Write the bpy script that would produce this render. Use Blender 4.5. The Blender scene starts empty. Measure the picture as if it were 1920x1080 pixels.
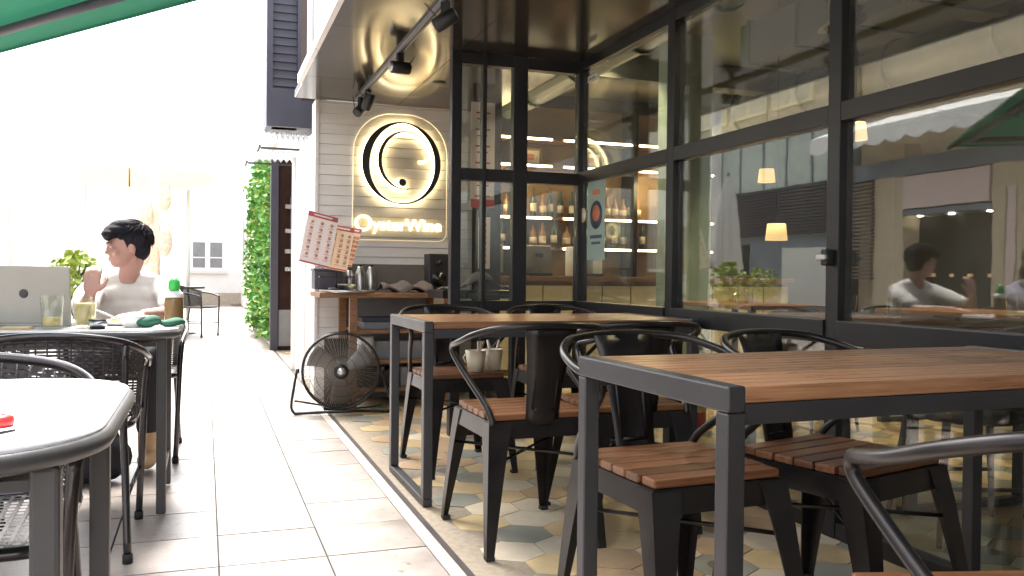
import bpy, bmesh, math, random
from mathutils import Vector, Matrix, Euler
rnd = random.Random(7)
S = bpy.context.scene
COL = S.collection
R = math.radians
PI = math.pi

# ------------------------------------------------------------------ camera, sky, sun, exposure
cd = bpy.data.cameras.new('camera'); cam = bpy.data.objects.new('camera', cd); COL.objects.link(cam)
yaw, pit, roll = R(19.728), R(-.810), R(-.6065)
Fv = Vector((math.sin(yaw)*math.cos(pit), math.cos(yaw)*math.cos(pit), math.sin(pit)))
Rv = Vector((math.cos(yaw), -math.sin(yaw), 0)); Dv = Fv.cross(Rv)
R2 = Rv*math.cos(roll) + Dv*math.sin(roll); D2 = -Rv*math.sin(roll) + Dv*math.cos(roll)
M = Matrix((R2, -D2, -Fv)).transposed().to_4x4(); M.translation = Vector((0, 0, .95))
cam.matrix_world = M
cd.sensor_width = 36; cd.lens = 36*1601.9/1920; cd.clip_start = .02; cd.clip_end = 400
S.camera = cam

SUN_EL, SUN_AZ = 62, 6          # azimuth measured from +Y (up the street) towards -X
w = bpy.data.worlds.new('World'); S.world = w; w.use_nodes = True
nt = w.node_tree; bg = nt.nodes['Background']
sky = nt.nodes.new('ShaderNodeTexSky'); sky.sky_type = 'NISHITA'; sky.sun_disc = False
sky.sun_elevation = R(SUN_EL); sky.sun_rotation = R(-SUN_AZ); sky.air_density = 1; sky.dust_density = 4
hs = nt.nodes.new('ShaderNodeHueSaturation'); hs.inputs['Saturation'].default_value = .25
nt.links.new(sky.outputs[0], hs.inputs['Color']); nt.links.new(hs.outputs[0], bg.inputs[0])
bg.inputs[1].default_value = .15
sd = bpy.data.lights.new('sun', 'SUN'); sd.energy = 1.7; sd.angle = R(12); sd.color = (1, .96, .9)
so = bpy.data.objects.new('sun', sd); COL.objects.link(so)
sdir = Vector((-math.sin(R(SUN_AZ))*math.cos(R(SUN_EL)), math.cos(R(SUN_AZ))*math.cos(R(SUN_EL)), math.sin(R(SUN_EL))))
so.rotation_euler = sdir.to_track_quat('Z', 'Y').to_euler(); so.location = (0, 0, 12)
S.view_settings.view_transform = 'Standard'; S.view_settings.look = 'None'
S.view_settings.exposure = 2.8; S.view_settings.gamma = 1; S.view_settings.use_curve_mapping = False
S.cycles.use_denoising = True
S.cycles.max_bounces = 10; S.cycles.transparent_max_bounces = 24; S.cycles.diffuse_bounces = 5; S.cycles.glossy_bounces = 5
S.cycles.sample_clamp_indirect = 6; S.cycles.caustics_reflective = False; S.cycles.caustics_refractive = False

# ------------------------------------------------------------------ materials
def nodes(name):
    m = bpy.data.materials.new(name); m.use_nodes = True
    return m, m.node_tree, m.node_tree.nodes['Principled BSDF']
def mat(name, c, rough=.6, metal=0, var=.12, scale=8, bump=.0, bscale=60, stretch=(1, 1, 1), coat=0, c2=None, em=None, es=0, rndv=0, spec=None, trans=0, rvar=.1):
    m, t, b = nodes(name); n = t.nodes; L = t.links.new
    tc = n.new('ShaderNodeTexCoord'); mp = n.new('ShaderNodeMapping'); mp.inputs['Scale'].default_value = stretch
    oi = n.new('ShaderNodeObjectInfo')
    ad = n.new('ShaderNodeVectorMath'); ad.operation = 'ADD'
    mul = n.new('ShaderNodeMath'); mul.operation = 'MULTIPLY'; mul.inputs[1].default_value = 37.
    L(oi.outputs['Random'], mul.inputs[0]); L(tc.outputs['Object'], ad.inputs[0]); L(mul.outputs[0], ad.inputs[1])
    L(ad.outputs[0], mp.inputs[0])
    no = n.new('ShaderNodeTexNoise'); no.inputs['Scale'].default_value = scale; no.inputs['Detail'].default_value = 6
    no.inputs['Roughness'].default_value = .6
    L(mp.outputs[0], no.inputs['Vector'])
    rp = n.new('ShaderNodeValToRGB'); rp.color_ramp.elements[0].position = .3; rp.color_ramp.elements[1].position = .7
    a = [x*(1-var) for x in c]; bb = [min(1, x*(1+var)) for x in (c2 or c)]
    rp.color_ramp.elements[0].color = (*a, 1); rp.color_ramp.elements[1].color = (*bb, 1)
    L(no.outputs[0], rp.inputs[0])
    out = rp.outputs[0]
    if name == 'pavement_stone':
        ns = n.new('ShaderNodeTexNoise'); ns.inputs['Scale'].default_value = 26; ns.inputs['Detail'].default_value = 3; L(ad.outputs[0], ns.inputs['Vector'])
        rs_ = n.new('ShaderNodeValToRGB'); rs_.color_ramp.elements[0].position = .66; rs_.color_ramp.elements[1].position = .74; rs_.color_ramp.elements[0].color = (1, 1, 1, 1); rs_.color_ramp.elements[1].color = (.45, .42, .4, 1)
        L(ns.outputs[0], rs_.inputs[0]); mm = n.new('ShaderNodeMix'); mm.data_type = 'RGBA'; mm.blend_type = 'MULTIPLY'; mm.inputs[0].default_value = 1
        L(out, mm.inputs[6]); L(rs_.outputs[0], mm.inputs[7]); out = mm.outputs[2]
    if rndv:
        hv = n.new('ShaderNodeHueSaturation'); mr = n.new('ShaderNodeMapRange')
        mr.inputs[3].default_value = 1-rndv; mr.inputs[4].default_value = 1+rndv
        L(oi.outputs['Random'], mr.inputs[0]); L(mr.outputs[0], hv.inputs['Value']); L(out, hv.inputs['Color']); out = hv.outputs[0]
    L(out, b.inputs['Base Color'])
    r2 = n.new('ShaderNodeMapRange'); r2.inputs[3].default_value = max(.02, rough-rvar); r2.inputs[4].default_value = min(1, rough+rvar)
    L(no.outputs[0], r2.inputs[0]); L(r2.outputs[0], b.inputs['Roughness'])
    b.inputs['Metallic'].default_value = metal
    if coat: b.inputs['Coat Weight'].default_value = coat; b.inputs['Coat Roughness'].default_value = .12
    if spec is not None: b.inputs['Specular IOR Level'].default_value = spec
    if trans: b.inputs['Transmission Weight'].default_value = trans
    if em: b.inputs['Emission Color'].default_value = (*em, 1); b.inputs['Emission Strength'].default_value = es
    if bump:
        n2 = n.new('ShaderNodeTexNoise'); n2.inputs['Scale'].default_value = bscale; n2.inputs['Detail'].default_value = 4
        L(mp.outputs[0], n2.inputs['Vector'])
        bu = n.new('ShaderNodeBump'); bu.inputs['Strength'].default_value = bump; bu.inputs['Distance'].default_value = .01
        L(n2.outputs[0], bu.inputs['Height']); L(bu.outputs[0], b.inputs['Normal'])
    return m
def emis(name, c, s):
    m, t, b = nodes(name); b.inputs['Base Color'].default_value = (*c, 1)
    b.inputs['Emission Color'].default_value = (*c, 1); b.inputs['Emission Strength'].default_value = s
    return m
def glassmat(name, tint=(.9, .93, .9), f0=.04, rough=.0, gain=1.0):
    m = bpy.data.materials.new(name); m.use_nodes = True; t = m.node_tree; n = t.nodes; L = t.links.new
    n.clear(); o = n.new('ShaderNodeOutputMaterial'); mx = n.new('ShaderNodeMixShader')
    tr = n.new('ShaderNodeBsdfTransparent'); tr.inputs[0].default_value = (*tint, 1)
    gl = n.new('ShaderNodeBsdfGlossy'); gl.inputs['Roughness'].default_value = rough
    g = n.new('ShaderNodeNewGeometry'); d = n.new('ShaderNodeVectorMath'); d.operation = 'DOT_PRODUCT'
    L(g.outputs['Normal'], d.inputs[0]); L(g.outputs['Incoming'], d.inputs[1])
    def mth(op, a, b2=None):
        x = n.new('ShaderNodeMath'); x.operation = op
        if isinstance(a, (int, float)): x.inputs[0].default_value = a
        else: L(a, x.inputs[0])
        if b2 is not None:
            if isinstance(b2, (int, float)): x.inputs[1].default_value = b2
            else: L(b2, x.inputs[1])
        return x.outputs[0]
    ab = mth('ABSOLUTE', d.outputs['Value']); p = mth('POWER', mth('SUBTRACT', 1, ab), 5)
    if rough > 0:
        tcg = n.new('ShaderNodeTexCoord'); ng = n.new('ShaderNodeTexNoise'); ng.inputs['Scale'].default_value = 2.2; ng.inputs['Detail'].default_value = 3
        L(tcg.outputs['Object'], ng.inputs['Vector']); bg_ = n.new('ShaderNodeBump'); bg_.inputs['Strength'].default_value = .035; bg_.inputs['Distance'].default_value = .012
        L(ng.outputs[0], bg_.inputs['Height']); L(bg_.outputs[0], gl.inputs['Normal'])
        n3 = n.new('ShaderNodeTexNoise'); n3.inputs['Scale'].default_value = 9; n3.inputs['Detail'].default_value = 8; L(tcg.outputs['Object'], n3.inputs['Vector'])
        mg = n.new('ShaderNodeMapRange'); mg.inputs[1].default_value = .35; mg.inputs[2].default_value = .75; mg.inputs[3].default_value = rough*.4; mg.inputs[4].default_value = rough*2; L(n3.outputs[0], mg.inputs[0]); L(mg.outputs[0], gl.inputs['Roughness'])
    fr = mth('ADD', mth('MULTIPLY', p, (1-f0)*gain), f0*gain)
    if rough > 0:
        df = n.new('ShaderNodeBsdfDiffuse'); df.inputs[0].default_value = (.7, .7, .68, 1); m3 = n.new('ShaderNodeMixShader')
        mpg = n.new('ShaderNodeMapping'); mpg.inputs['Scale'].default_value = (1, 1, .35); L(tcg.outputs['Object'], mpg.inputs[0])
        n4 = n.new('ShaderNodeTexNoise'); n4.inputs['Scale'].default_value = 5; n4.inputs['Detail'].default_value = 9; n4.inputs['Roughness'].default_value = .7; L(mpg.outputs[0], n4.inputs['Vector'])
        md4 = n.new('ShaderNodeMapRange'); md4.inputs[1].default_value = .4; md4.inputs[2].default_value = .75; md4.inputs[3].default_value = .006; md4.inputs[4].default_value = .05; L(n4.outputs[0], md4.inputs[0]); L(md4.outputs[0], m3.inputs[0])
        L(tr.outputs[0], m3.inputs[1]); L(df.outputs[0], m3.inputs[2]); tr = m3
    L(fr, mx.inputs[0]); L(tr.outputs[0], mx.inputs[1]); L(gl.outputs[0], mx.inputs[2]); L(mx.outputs[0], o.inputs[0])
    return m

MT = {}
MT['metal'] = mat('gunmetal_paint', (.075, .074, .08), .42, .75, var=.08, scale=5)
MT['chairmetal'] = mat('chair_steel', (.016, .015, .016), .32, .4, var=.25, scale=9, bump=.02, bscale=60, c2=(.022, .018, .017))
MT['frame'] = mat('black_aluminium', (.014, .014, .016), .38, .2, var=.15, scale=5, bump=.03)
MT['wood'] = mat('oiled_teak', (.125, .05, .021), .42, var=.2, scale=5, stretch=(1.2, 22, 22), c2=(.19, .082, .037), bump=.2, bscale=9, rndv=.28)
MT['woodtop'] = mat('table_teak', (.22, .1, .045), .3, var=.2, scale=5, stretch=(1.1, 24, 24), c2=(.31, .16, .08), bump=.2, bscale=9, rndv=.26)
MT['woodcab'] = mat('cabinet_wood', (.15, .07, .032), .5, var=.2, scale=5, stretch=(2, 18, 18), c2=(.22, .11, .05))
MT['ceil'] = mat('glossy_ceiling_panel', (.028, .023, .019), .12, var=.08, scale=2, bump=.012, bscale=7, rvar=.04, spec=.9)
MT['siding'] = mat('painted_siding', (.6, .575, .55), .55, var=.06, scale=3, stretch=(1, 6, 6), bump=.05, bscale=40, rndv=.04)
MT['splash'] = mat('taupe_splashback', (.13, .115, .1), .6, var=.1)
MT['white'] = mat('white_paint', (.78, .77, .75), .5, var=.05, scale=3)
MT['render'] = mat('pale_render', (.68, .66, .62), .85, var=.06, scale=1.3, bump=.1, bscale=30)
MT['whitemetal'] = mat('white_trim', (.8, .8, .8), .3, var=.03)
MT['pave'] = mat('pavement_stone', (.23, .198, .178), .36, var=.2, scale=3.5, c2=(.285, .245, .22), bump=.14, bscale=90, rndv=.09)
MT['grout'] = mat('pavement_grout', (.03, .025, .022), .9, var=.3, scale=30)
MT['tileB'] = mat('beige_floor_tile', (.56, .42, .235), .42, var=.12, scale=12, bump=.05, rndv=.1)
MT['tileT'] = mat('tan_floor_tile', (.45, .31, .19), .42, var=.14, scale=12, bump=.05, rndv=.1)
MT['tileG'] = mat('grey_floor_tile', (.27, .265, .22), .42, var=.14, scale=12, bump=.05, rndv=.1)
MT['tileC'] = mat('cream_floor_tile', (.62, .53, .4), .42, var=.1, scale=12, bump=.05, rndv=.08)
MT['motif'] = mat('tile_motif', (.17, .13, .095), .5, var=.2, scale=20)
MT['tgrout'] = mat('tile_grout', (.27, .22, .16), .85, var=.2, scale=40)
MT['strip'] = mat('steel_drain', (.07, .06, .06), .45, .6)
MT['border'] = mat('border_cement', (.43, .36, .29), .7, var=.15, scale=12, bump=.1)
MT['black'] = mat('matte_black', (.012, .012, .013), .5)
MT['blackgloss'] = mat('gloss_black', (.012, .012, .014), .25)
MT['rubber'] = mat('rubber', (.02, .02, .02), .8)
MT['glass'] = glassmat('window_glass', (.80, .83, .79), .055, rough=.012, gain=1.8)
MT['cupglass'] = glassmat('drinking_glass', (.97, .975, .95), .06)
MT['acryl'] = glassmat('acrylic', (.95, .95, .93), .04)
MT['slate'] = mat('dark_louvre_paint', (.045, .043, .062), .5, var=.15, scale=3)
MT['brownp'] = mat('brown_cladding', (.035, .02, .016), .95, var=.2, spec=.05)
MT['tube'] = mat('polished_grey_tube', (.06, .055, .058), .2, .7, var=.15)
MT['fanblade'] = mat('fan_blade', (.11, .1, .09), .45, .3, var=.1)
MT['fanwire'] = mat('fan_wire', (.2, .18, .16), .35, .5, var=.1)
MT['wicker'] = mat('grey_weave', (.05, .044, .047), .55, var=.25, scale=30)
MT['tabletopw'] = mat('white_laminate', (.74, .74, .76), .2, var=.03, scale=2, rvar=.05)
MT['rim'] = mat('grey_table_rim', (.055, .053, .053), .45, var=.15)
MT['skin'] = mat('skin', (.46, .26, .21), .5, var=.06, scale=8)
MT['hair'] = mat('black_hair', (.016, .015, .02), .75, var=.3, scale=6, stretch=(1, 1, .2), bump=.7, bscale=110, spec=.15)
MT['shirt'] = mat('white_tshirt', (.72, .68, .65), .85, var=.05, scale=5, bump=.3, bscale=9)
MT['trouser'] = mat('black_trousers', (.02, .02, .026), .85, var=.2, bump=.2, bscale=12)
MT['lilac'] = mat('lilac_shirt', (.38, .34, .42), .85, var=.1, bump=.2, bscale=10)
MT['tan'] = mat('tan_leather', (.55, .36, .2), .6, var=.12)
MT['laptop'] = mat('laptop_aluminium', (.36, .35, .33), .35, .5, var=.04)
MT['green'] = mat('dark_green_cloth', (.015, .1, .055), .8, var=.3, scale=20, bump=.3, bscale=20)
MT['capgreen'] = mat('bright_green_plastic', (.05, .5, .09), .35)
MT['drink'] = mat('pale_yellow_drink', (.75, .6, .25), .3)
MT['brownglass'] = mat('brown_bottle', (.2, .12, .05), .12)
MT['red'] = mat('red_enamel', (.55, .03, .025), .35, var=.08)
MT['china'] = mat('white_china', (.75, .74, .7), .3, var=.04)
MT['pot'] = mat('cream_enamel', (.85, .81, .66), .35, var=.06)
MT['steel'] = mat('brushed_steel', (.5, .5, .5), .3, .9, var=.08)
MT['greybox'] = mat('grey_plastic', (.2, .2, .21), .5, var=.1)
MT['cloth'] = mat('crumpled_paper', (.12, .095, .085), .8, var=.12, bump=.5, bscale=12)
MT['yellow'] = mat('yellow_canvas', (.88, .8, .55), .8, var=.05)
MT['rattan'] = mat('rattan', (.8, .66, .52), .7, var=.25, scale=25)
MT['leaf'] = mat('ivy_leaf', (.05, .2, .03), .55, var=.35, scale=3, c2=(.12, .32, .05))
MT['leafY'] = mat('lime_leaf', (.2, .3, .03), .55, var=.3, scale=6, c2=(.33, .4, .06))
MT['leafD'] = mat('dark_leaf', (.03, .09, .02), .5, var=.4, scale=6)
MT['interwall'] = mat('olive_wall', (.09, .09, .065), .8, var=.12, scale=2)
MT['interceil'] = mat('olive_ceiling', (.13, .105, .06), .8, var=.15, scale=1.3, c2=(.15, .13, .085))
MT['duct'] = mat('green_duct', (.03, .045, .03), .45, var=.12, scale=3)
MT['orange'] = mat('amber_panel', (.3, .19, .09), .6, var=.2, scale=2)
MT['brownleather'] = mat('brown_leather', (.06, .035, .03), .45, var=.2)
MT['led'] = emis('led_strip', (1, .78, .5), 5)
MT['down'] = emis('downlight_lens', (1, .88, .7), 14)
MT['shade'] = emis('lamp_shade_glow', (1, .66, .3), .2)
MT['neon'] = emis('halo_light', (1, .79, .46), 2.3)
MT['neonedge'] = emis('edge_light', (1, .85, .62), .045)
MT['letter'] = emis('letter_light', (1, .8, .42), .4)
MT['bottleG'] = mat('green_bottle', (.03, .06, .03), .12)
MT['bottleA'] = mat('amber_bottle', (.3, .14, .04), .15)
MT['labelw'] = mat('cream_label', (.7, .62, .45), .6)
MT['paper'] = mat('menu_paper', (.78, .66, .6), .6, var=.05)
MT['paper2'] = mat('menu_paper_tan', (.72, .55, .36), .6, var=.05)
MT['menured'] = mat('menu_red', (.42, .08, .08), .6)
MT['food'] = mat('menu_food_print', (.5, .22, .14), .6, var=.4, scale=60)
MT['tealposter'] = mat('teal_poster', (.3, .4, .37), .6, var=.1)
MT['navy'] = mat('navy_print', (.05, .07, .12), .6)
MT['orangep'] = mat('orange_print', (.6, .2, .1), .6)
MT['bannerred'] = mat('red_print', (.5, .05, .06), .6)
MT['column'] = mat('sage_column', (.2, .26, .22), .7, var=.1)
MT['creamwall'] = mat('cream_shopfront', (.6, .5, .36), .75, var=.1)
MT['greyblue'] = mat('greyblue_wall', (.2, .23, .27), .7, var=.1)
MT['palewall'] = mat('pale_green_wall', (.55, .62, .56), .7, var=.1)
MT['brownlouv'] = mat('brown_louvre', (.2, .15, .11), .6, var=.15)
MT['signpink'] = mat('pale_pink_sign', (.75, .6, .58), .5, var=.04)
MT['dark'] = mat('dark_interior', (.02, .018, .018), .8)
MT['winglass'] = mat('far_window_glass', (.2, .21, .22), .2)
MT['hemlight'] = mat('pale_hem', (.6, .62, .6), .5)
# green canvas lets daylight through
m, t, b = nodes('green_canvas'); n = t.nodes; b.inputs['Base Color'].default_value = (.05, .2, .13, 1); b.inputs['Roughness'].default_value = .8
tl = n.new('ShaderNodeBsdfTranslucent'); tl.inputs[0].default_value = (.12, .4, .3, 1); mx = n.new('ShaderNodeMixShader'); mx.inputs[0].default_value = .35
t.links.new(b.outputs[0], mx.inputs[1]); t.links.new(tl.outputs[0], mx.inputs[2]); t.links.new(mx.outputs[0], n['Material Output'].inputs[0])
MT['canvas'] = m

# ------------------------------------------------------------------ builders
class MB:
    def __init__(s): s.v = []; s.f = []; s.sm = []
    def add(s, vs, fs, smooth=False):
        o = len(s.v); s.v += [tuple(v) for v in vs]; s.f += [tuple(i+o for i in f) for f in fs]; s.sm += [smooth]*len(fs); return s
    def box(s, x0, x1, y0, y1, z0, z1, M=None):
        vs = [Vector((x, y, z)) for z in (z0, z1) for y in (y0, y1) for x in (x0, x1)]
        if M is not None: vs = [M @ v for v in vs]
        return s.add(vs, [(0, 2, 3, 1), (4, 5, 7, 6), (0, 1, 5, 4), (2, 6, 7, 3), (0, 4, 6, 2), (1, 3, 7, 5)])
    def frust(s, a, b):      # a, b: four corner points each (same winding)
        return s.add(list(a)+list(b), [(3, 2, 1, 0), (4, 5, 6, 7), (0, 1, 5, 4), (1, 2, 6, 5), (2, 3, 7, 6), (3, 0, 4, 7)])
    def tube(s, pts, r, n=8, closed=False, cap=True):
        pts = [Vector(p) for p in pts]; N = len(pts); rs = r if isinstance(r, (list, tuple)) else [r]*N
        vs = []; up = None
        for i, p in enumerate(pts):
            if closed: t = pts[(i+1) % N]-pts[i-1]
            else: t = pts[min(i+1, N-1)]-pts[max(i-1, 0)]
            t.normalize()
            if up is None:
                up = Vector((0, 0, 1)) if abs(t.z) < .9 else Vector((1, 0, 0))
            u = (up-t*up.dot(t)); u.normalize(); up = u; v = t.cross(u)
            for k in range(n):
                a = 2*PI*k/n; vs.append(p+(u*math.cos(a)+v*math.sin(a))*rs[i])
        fs = []
        for i in range(N if closed else N-1):
            j = (i+1) % N
            for k in range(n):
                k2 = (k+1) % n; fs.append((i*n+k, i*n+k2, j*n+k2, j*n+k))
        s.add(vs, fs, True)
        if cap and not closed:
            o = len(s.v)-len(vs)
            s.f.append(tuple(o+k for k in range(n))[::-1]); s.f.append(tuple(o+(N-1)*n+k for k in range(n))); s.sm += [False, False]
        return s
    def lathe(s, prof, n=16, o=(0, 0, 0), axis='Z'):
        vs = []; fs = []; o = Vector(o)
        for r, z in prof:
            for k in range(n):
                a = 2*PI*k/n
                p = (r*math.cos(a), r*math.sin(a), z)
                if axis == 'Y': p = (p[0], -p[2], p[1])
                if axis == 'X': p = (p[2], p[0], p[1])
                vs.append(o+Vector(p))
        for i in range(len(prof)-1):
            for k in range(n): fs.append((i*n+k, i*n+(k+1) % n, (i+1)*n+(k+1) % n, (i+1)*n+k))
        fs.append(tuple(range(n))[::-1]); fs.append(tuple(range((len(prof)-1)*n, len(prof)*n)))
        return s.add(vs, fs, True)
    def ell(s, c, r, n=16, m=10, M=None):
        vs = []; fs = []; c = Vector(c)
        for i in range(1, m):
            th = PI*i/m
            for k in range(n):
                a = 2*PI*k/n; p = Vector((r[0]*math.sin(th)*math.cos(a), r[1]*math.sin(th)*math.sin(a), r[2]*math.cos(th)))
                if M is not None: p = M @ p
                vs.append(c+p)
        for i in range(m-2):
            for k in range(n): fs.append((i*n+k, (i+1)*n+k, (i+1)*n+(k+1) % n, i*n+(k+1) % n))
        a = Vector((0, 0, r[2])); b2 = Vector((0, 0, -r[2]))
        if M is not None: a = M @ a; b2 = M @ b2
        T = len(vs); vs += [c+a, c+b2]
        for k in range(n):
            fs.append((T, k, (k+1) % n)); fs.append((T+1, (m-2)*n+(k+1) % n, (m-2)*n+k))
        return s.add(vs, fs, True)
    def prism(s, poly, f0, f1, plane='XZ', smooth=False):   # poly 2D ccw, extruded along third axis
        def P(a, b2, d):
            return {'XZ': (a, d, b2), 'XY': (a, b2, d), 'YZ': (d, a, b2)}[plane]
        n = len(poly); vs = [P(a, b2, f0) for a, b2 in poly]+[P(a, b2, f1) for a, b2 in poly]
        fs = [tuple(range(n))[::-1], tuple(range(n, 2*n))]+[(i, (i+1) % n, n+(i+1) % n, n+i) for i in range(n)]
        return s.add(vs, fs)
    def mesh(s, name, mt):
        me = bpy.data.meshes.new(name); me.from_pydata(s.v, [], s.f); me.polygons.foreach_set('use_smooth', s.sm)
        me.materials.append(MT[mt] if isinstance(mt, str) else mt)
        bm = bmesh.new(); bm.from_mesh(me); bmesh.ops.recalc_face_normals(bm, faces=bm.faces); bm.to_mesh(me); bm.free()
        me.update(); return me
    def build(s, name, mt, parent=None, bevel=0, kind=None):
        o = bpy.data.objects.new(name, s.mesh(name, mt)); COL.objects.link(o)
        if parent: o.parent = parent
        if bevel:
            b = o.modifiers.new('bevel', 'BEVEL'); b.width = bevel; b.segments = 2; b.limit_method = 'ANGLE'; b.angle_limit = R(40)
        if kind: o['kind'] = kind
        return o
def tag(o, label=None, cat=None, group=None, kind=None):
    if label: o['label'] = label
    if cat: o['category'] = cat
    if group: o['group'] = group
    if kind: o['kind'] = kind
    return o
def thing(name, label, cat, loc=(0, 0, 0), rz=0, group=None):
    o = bpy.data.objects.new(name, None); o.empty_display_size = .1; COL.objects.link(o)
    o.location = loc; o.rotation_euler = (0, 0, rz); return tag(o, label, cat, group)
def copy_tree(o, parent=None):
    c = o.copy(); COL.objects.link(c); c.parent = parent
    for ch in o.children: copy_tree(ch, c)
    return c
def inst(name, me, parent, loc=(0, 0, 0), rot=(0, 0, 0)):
    o = bpy.data.objects.new(name, me); COL.objects.link(o); o.parent = parent; o.location = loc; o.rotation_euler = rot; return o
def B(name, mt, x0, x1, y0, y1, z0, z1, parent=None, bevel=0, kind=None):
    return MB().box(x0, x1, y0, y1, z0, z1).build(name, mt, parent, bevel, kind)
def smoothpath(pts, k=5, closed=False):
    pts = [Vector(p) for p in pts]; out = []; N = len(pts)
    for i in range(N if closed else N-1):
        if closed: p0, p1, p2, p3 = pts[i-1], pts[i], pts[(i+1) % N], pts[(i+2) % N]
        else: p0, p1, p2, p3 = pts[max(i-1, 0)], pts[i], pts[i+1], pts[min(i+2, N-1)]
        for j in range(k):
            t = j/k
            out.append(.5*((2*p1)+(-p0+p2)*t+(2*p0-5*p1+4*p2-p3)*t*t+(-p0+3*p1-3*p2+p3)*t*t*t))
    if not closed: out.append(pts[-1])
    return out
def lamp(name, loc, power, color, size=.05, parent=None, spot=None):
    ld = bpy.data.lights.new(name, 'SPOT' if spot else 'POINT'); ld.energy = power; ld.color = color; ld.shadow_soft_size = size
    if spot: ld.spot_size = R(spot); ld.spot_blend = .6
    o = bpy.data.objects.new(name, ld); COL.objects.link(o); o.location = loc
    if parent: o.parent = parent
    return o

# ================================================================== SETTING
HC = 2.27            # terrace ceiling
XF = 2.2             # glazed front
# ---- ground
g = B('ground', 'border', -60, 60, -30, 120, -.3, -.03, kind='structure')
# street pavement: bed, single stones near, textured stone beyond
m, t, b = nodes('far_pavement'); n = t.nodes
tc = n.new('ShaderNodeTexCoord'); br = n.new('ShaderNodeTexBrick'); br.offset = 0; br.inputs['Scale'].default_value = 1
br.inputs['Brick Width'].default_value = .345; br.inputs['Row Height'].default_value = .345; br.inputs['Mortar Size'].default_value = .004
br.inputs['Color1'].default_value = (.25, .215, .19, 1); br.inputs['Color2'].default_value = (.28, .24, .215, 1); br.inputs['Mortar'].default_value = (.1, .085, .07, 1)
t.links.new(tc.outputs['Object'], br.inputs['Vector']); t.links.new(br.outputs[0], b.inputs['Base Color']); b.inputs['Roughness'].default_value = .42
MT['farpave'] = m
pave = B('pavement', 'grout', -6, .735, -3, 7.045, -.03, -.004, kind='structure')
B('far_pavement', 'farpave', -6, .735, 7.045, 60, -.03, 0, kind='structure')
TS = .345
tm = MB().box(-TS/2+.0035, TS/2-.0035, -TS/2+.0035, TS/2-.0035, -.012, 0).mesh('paving_stone', 'pave')
for i in range(8):
    for j in range(19):
        inst('paving_stone', tm, pave, (.735-TS/2-i*TS, .49+TS/2+j*TS, rnd.uniform(-.0012, .001)))
B('side_pavement', 'farpave', -6, .735-8*TS, -3, 7.045, -.0035, -.0005, kind='structure')
B('pavement_edging', 'border', .735, .782, -3, 11, -.03, .001, kind='structure')
tag(B('drain_strip', 'strip', .782, .806, -3, 11, -.03, .003), 'narrow dark metal strip set between the pavement and the terrace tiles', 'drain strip')
# ---- terrace floor with hexagonal tiles
floor = B('terrace_floor', 'tgrout', .806, XF+.04, -6, 11, -.03, -.004, kind='structure')
ifloor = B('interior_floor', 'tgrout', XF+.04, 9.1, -6, 11, -.03, -.004, kind='structure')
s_ = .118; hw = s_*math.sqrt(3)/2
def hexpoly(cx, cy, r): return [(cx+r*math.cos(PI/6+PI/3*k), cy+r*math.sin(PI/6+PI/3*k)) for k in range(6)]
hexm = {}
for k in ('tileB', 'tileT', 'tileG', 'tileC'):
    hexm[k] = MB().prism(hexpoly(0, 0, s_-.003), -.012, 0, 'XY').mesh('floor_tile', k)
me = hexm['tileG'].copy(); me.name = 'floor_tile_motif'; hexm['tileM'] = me
bm = bmesh.new(); bm.from_mesh(me)
me.materials.append(MT['motif'])
vs = [bm.verts.new((.052*math.cos(2*PI*k/12), .052*math.sin(2*PI*k/12), .0012)) for k in range(12)]
f = bm.faces.new(vs); f.material_index = 1; bm.to_mesh(me); bm.free()
def tilekind(i, j):
    a = (i-(j//2)) % 3 if True else 0
    q = (i + (j % 2) + j) % 3
    x = rnd.random()
    if q == 0: return 'tileG' if x < .5 else ('tileM' if x < .8 else 'tileC')
    if q == 1: return 'tileB' if x < .7 else 'tileT'
    return 'tileT' if x < .45 else ('tileB' if x < .75 else 'tileC')
stuffs = {k: MB() for k in ('tileB', 'tileT', 'tileG', 'tileC')}
cnt = 0
for j in range(0, 64):
    y = -.6+j*1.5*s_
    for i in range(0, 44):
        x = .9+(i+.5*(j % 2))*2*hw
        k = tilekind(i, j)
        inside_t = (.806+hw <= x+.0 and x < XF-.02)
        if inside_t and .85 < y < 6.7:
            inst('floor_tile', hexm[k], floor, (x, y, rnd.uniform(-.0008, .0008))); cnt += 1
        elif x > .9 and x < 9 and (x > XF-.02 or y >= 6.7 or y <= .85) and not (x < .95):
            stuffs['tileG' if k == 'tileM' else k].prism(hexpoly(x, y, s_-.003), -.006, 0, 'XY')
for j in range(0, 64):   # the cut half tiles at the terrace edge
    pass
for k, s in stuffs.items():
    o = s.build('floor_tile_field', k, ifloor, kind='stuff')

# ---- terrace ceiling: glossy panels
ceil = B('terrace_ceiling', 'black', .62, XF, -6, 6.6, HC+.012, HC+.05, kind='structure')
ys = [-6, -4.5, -3, -1.5, -.3, .9, 2.1, 3.35, 4.6, 5.85, 6.6]  # rear panels are unseen, extended behind the camera to shade the terrace
for a, b_ in zip(ys[:-1], ys[1:]):
    for xa, xb in ((.62, 1.4), (1.4, XF-.035)):
        B('ceiling_panel', 'ceil', xa+.002, xb-.002, a+.002, b_-.002, HC, HC+.011, ceil)
B('fascia_trim', 'whitemetal', .59, .62, -6, 6.08, HC-.004, HC+.055, ceil)
tag(MB().lathe([(.045, 0), (.045, .004)], 20, (1.5, 5.7, HC-.004)).build('ceiling_spot', 'black'), 'unlit round black recessed fitting in the glossy ceiling near the glass screen', 'ceiling light')

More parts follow.
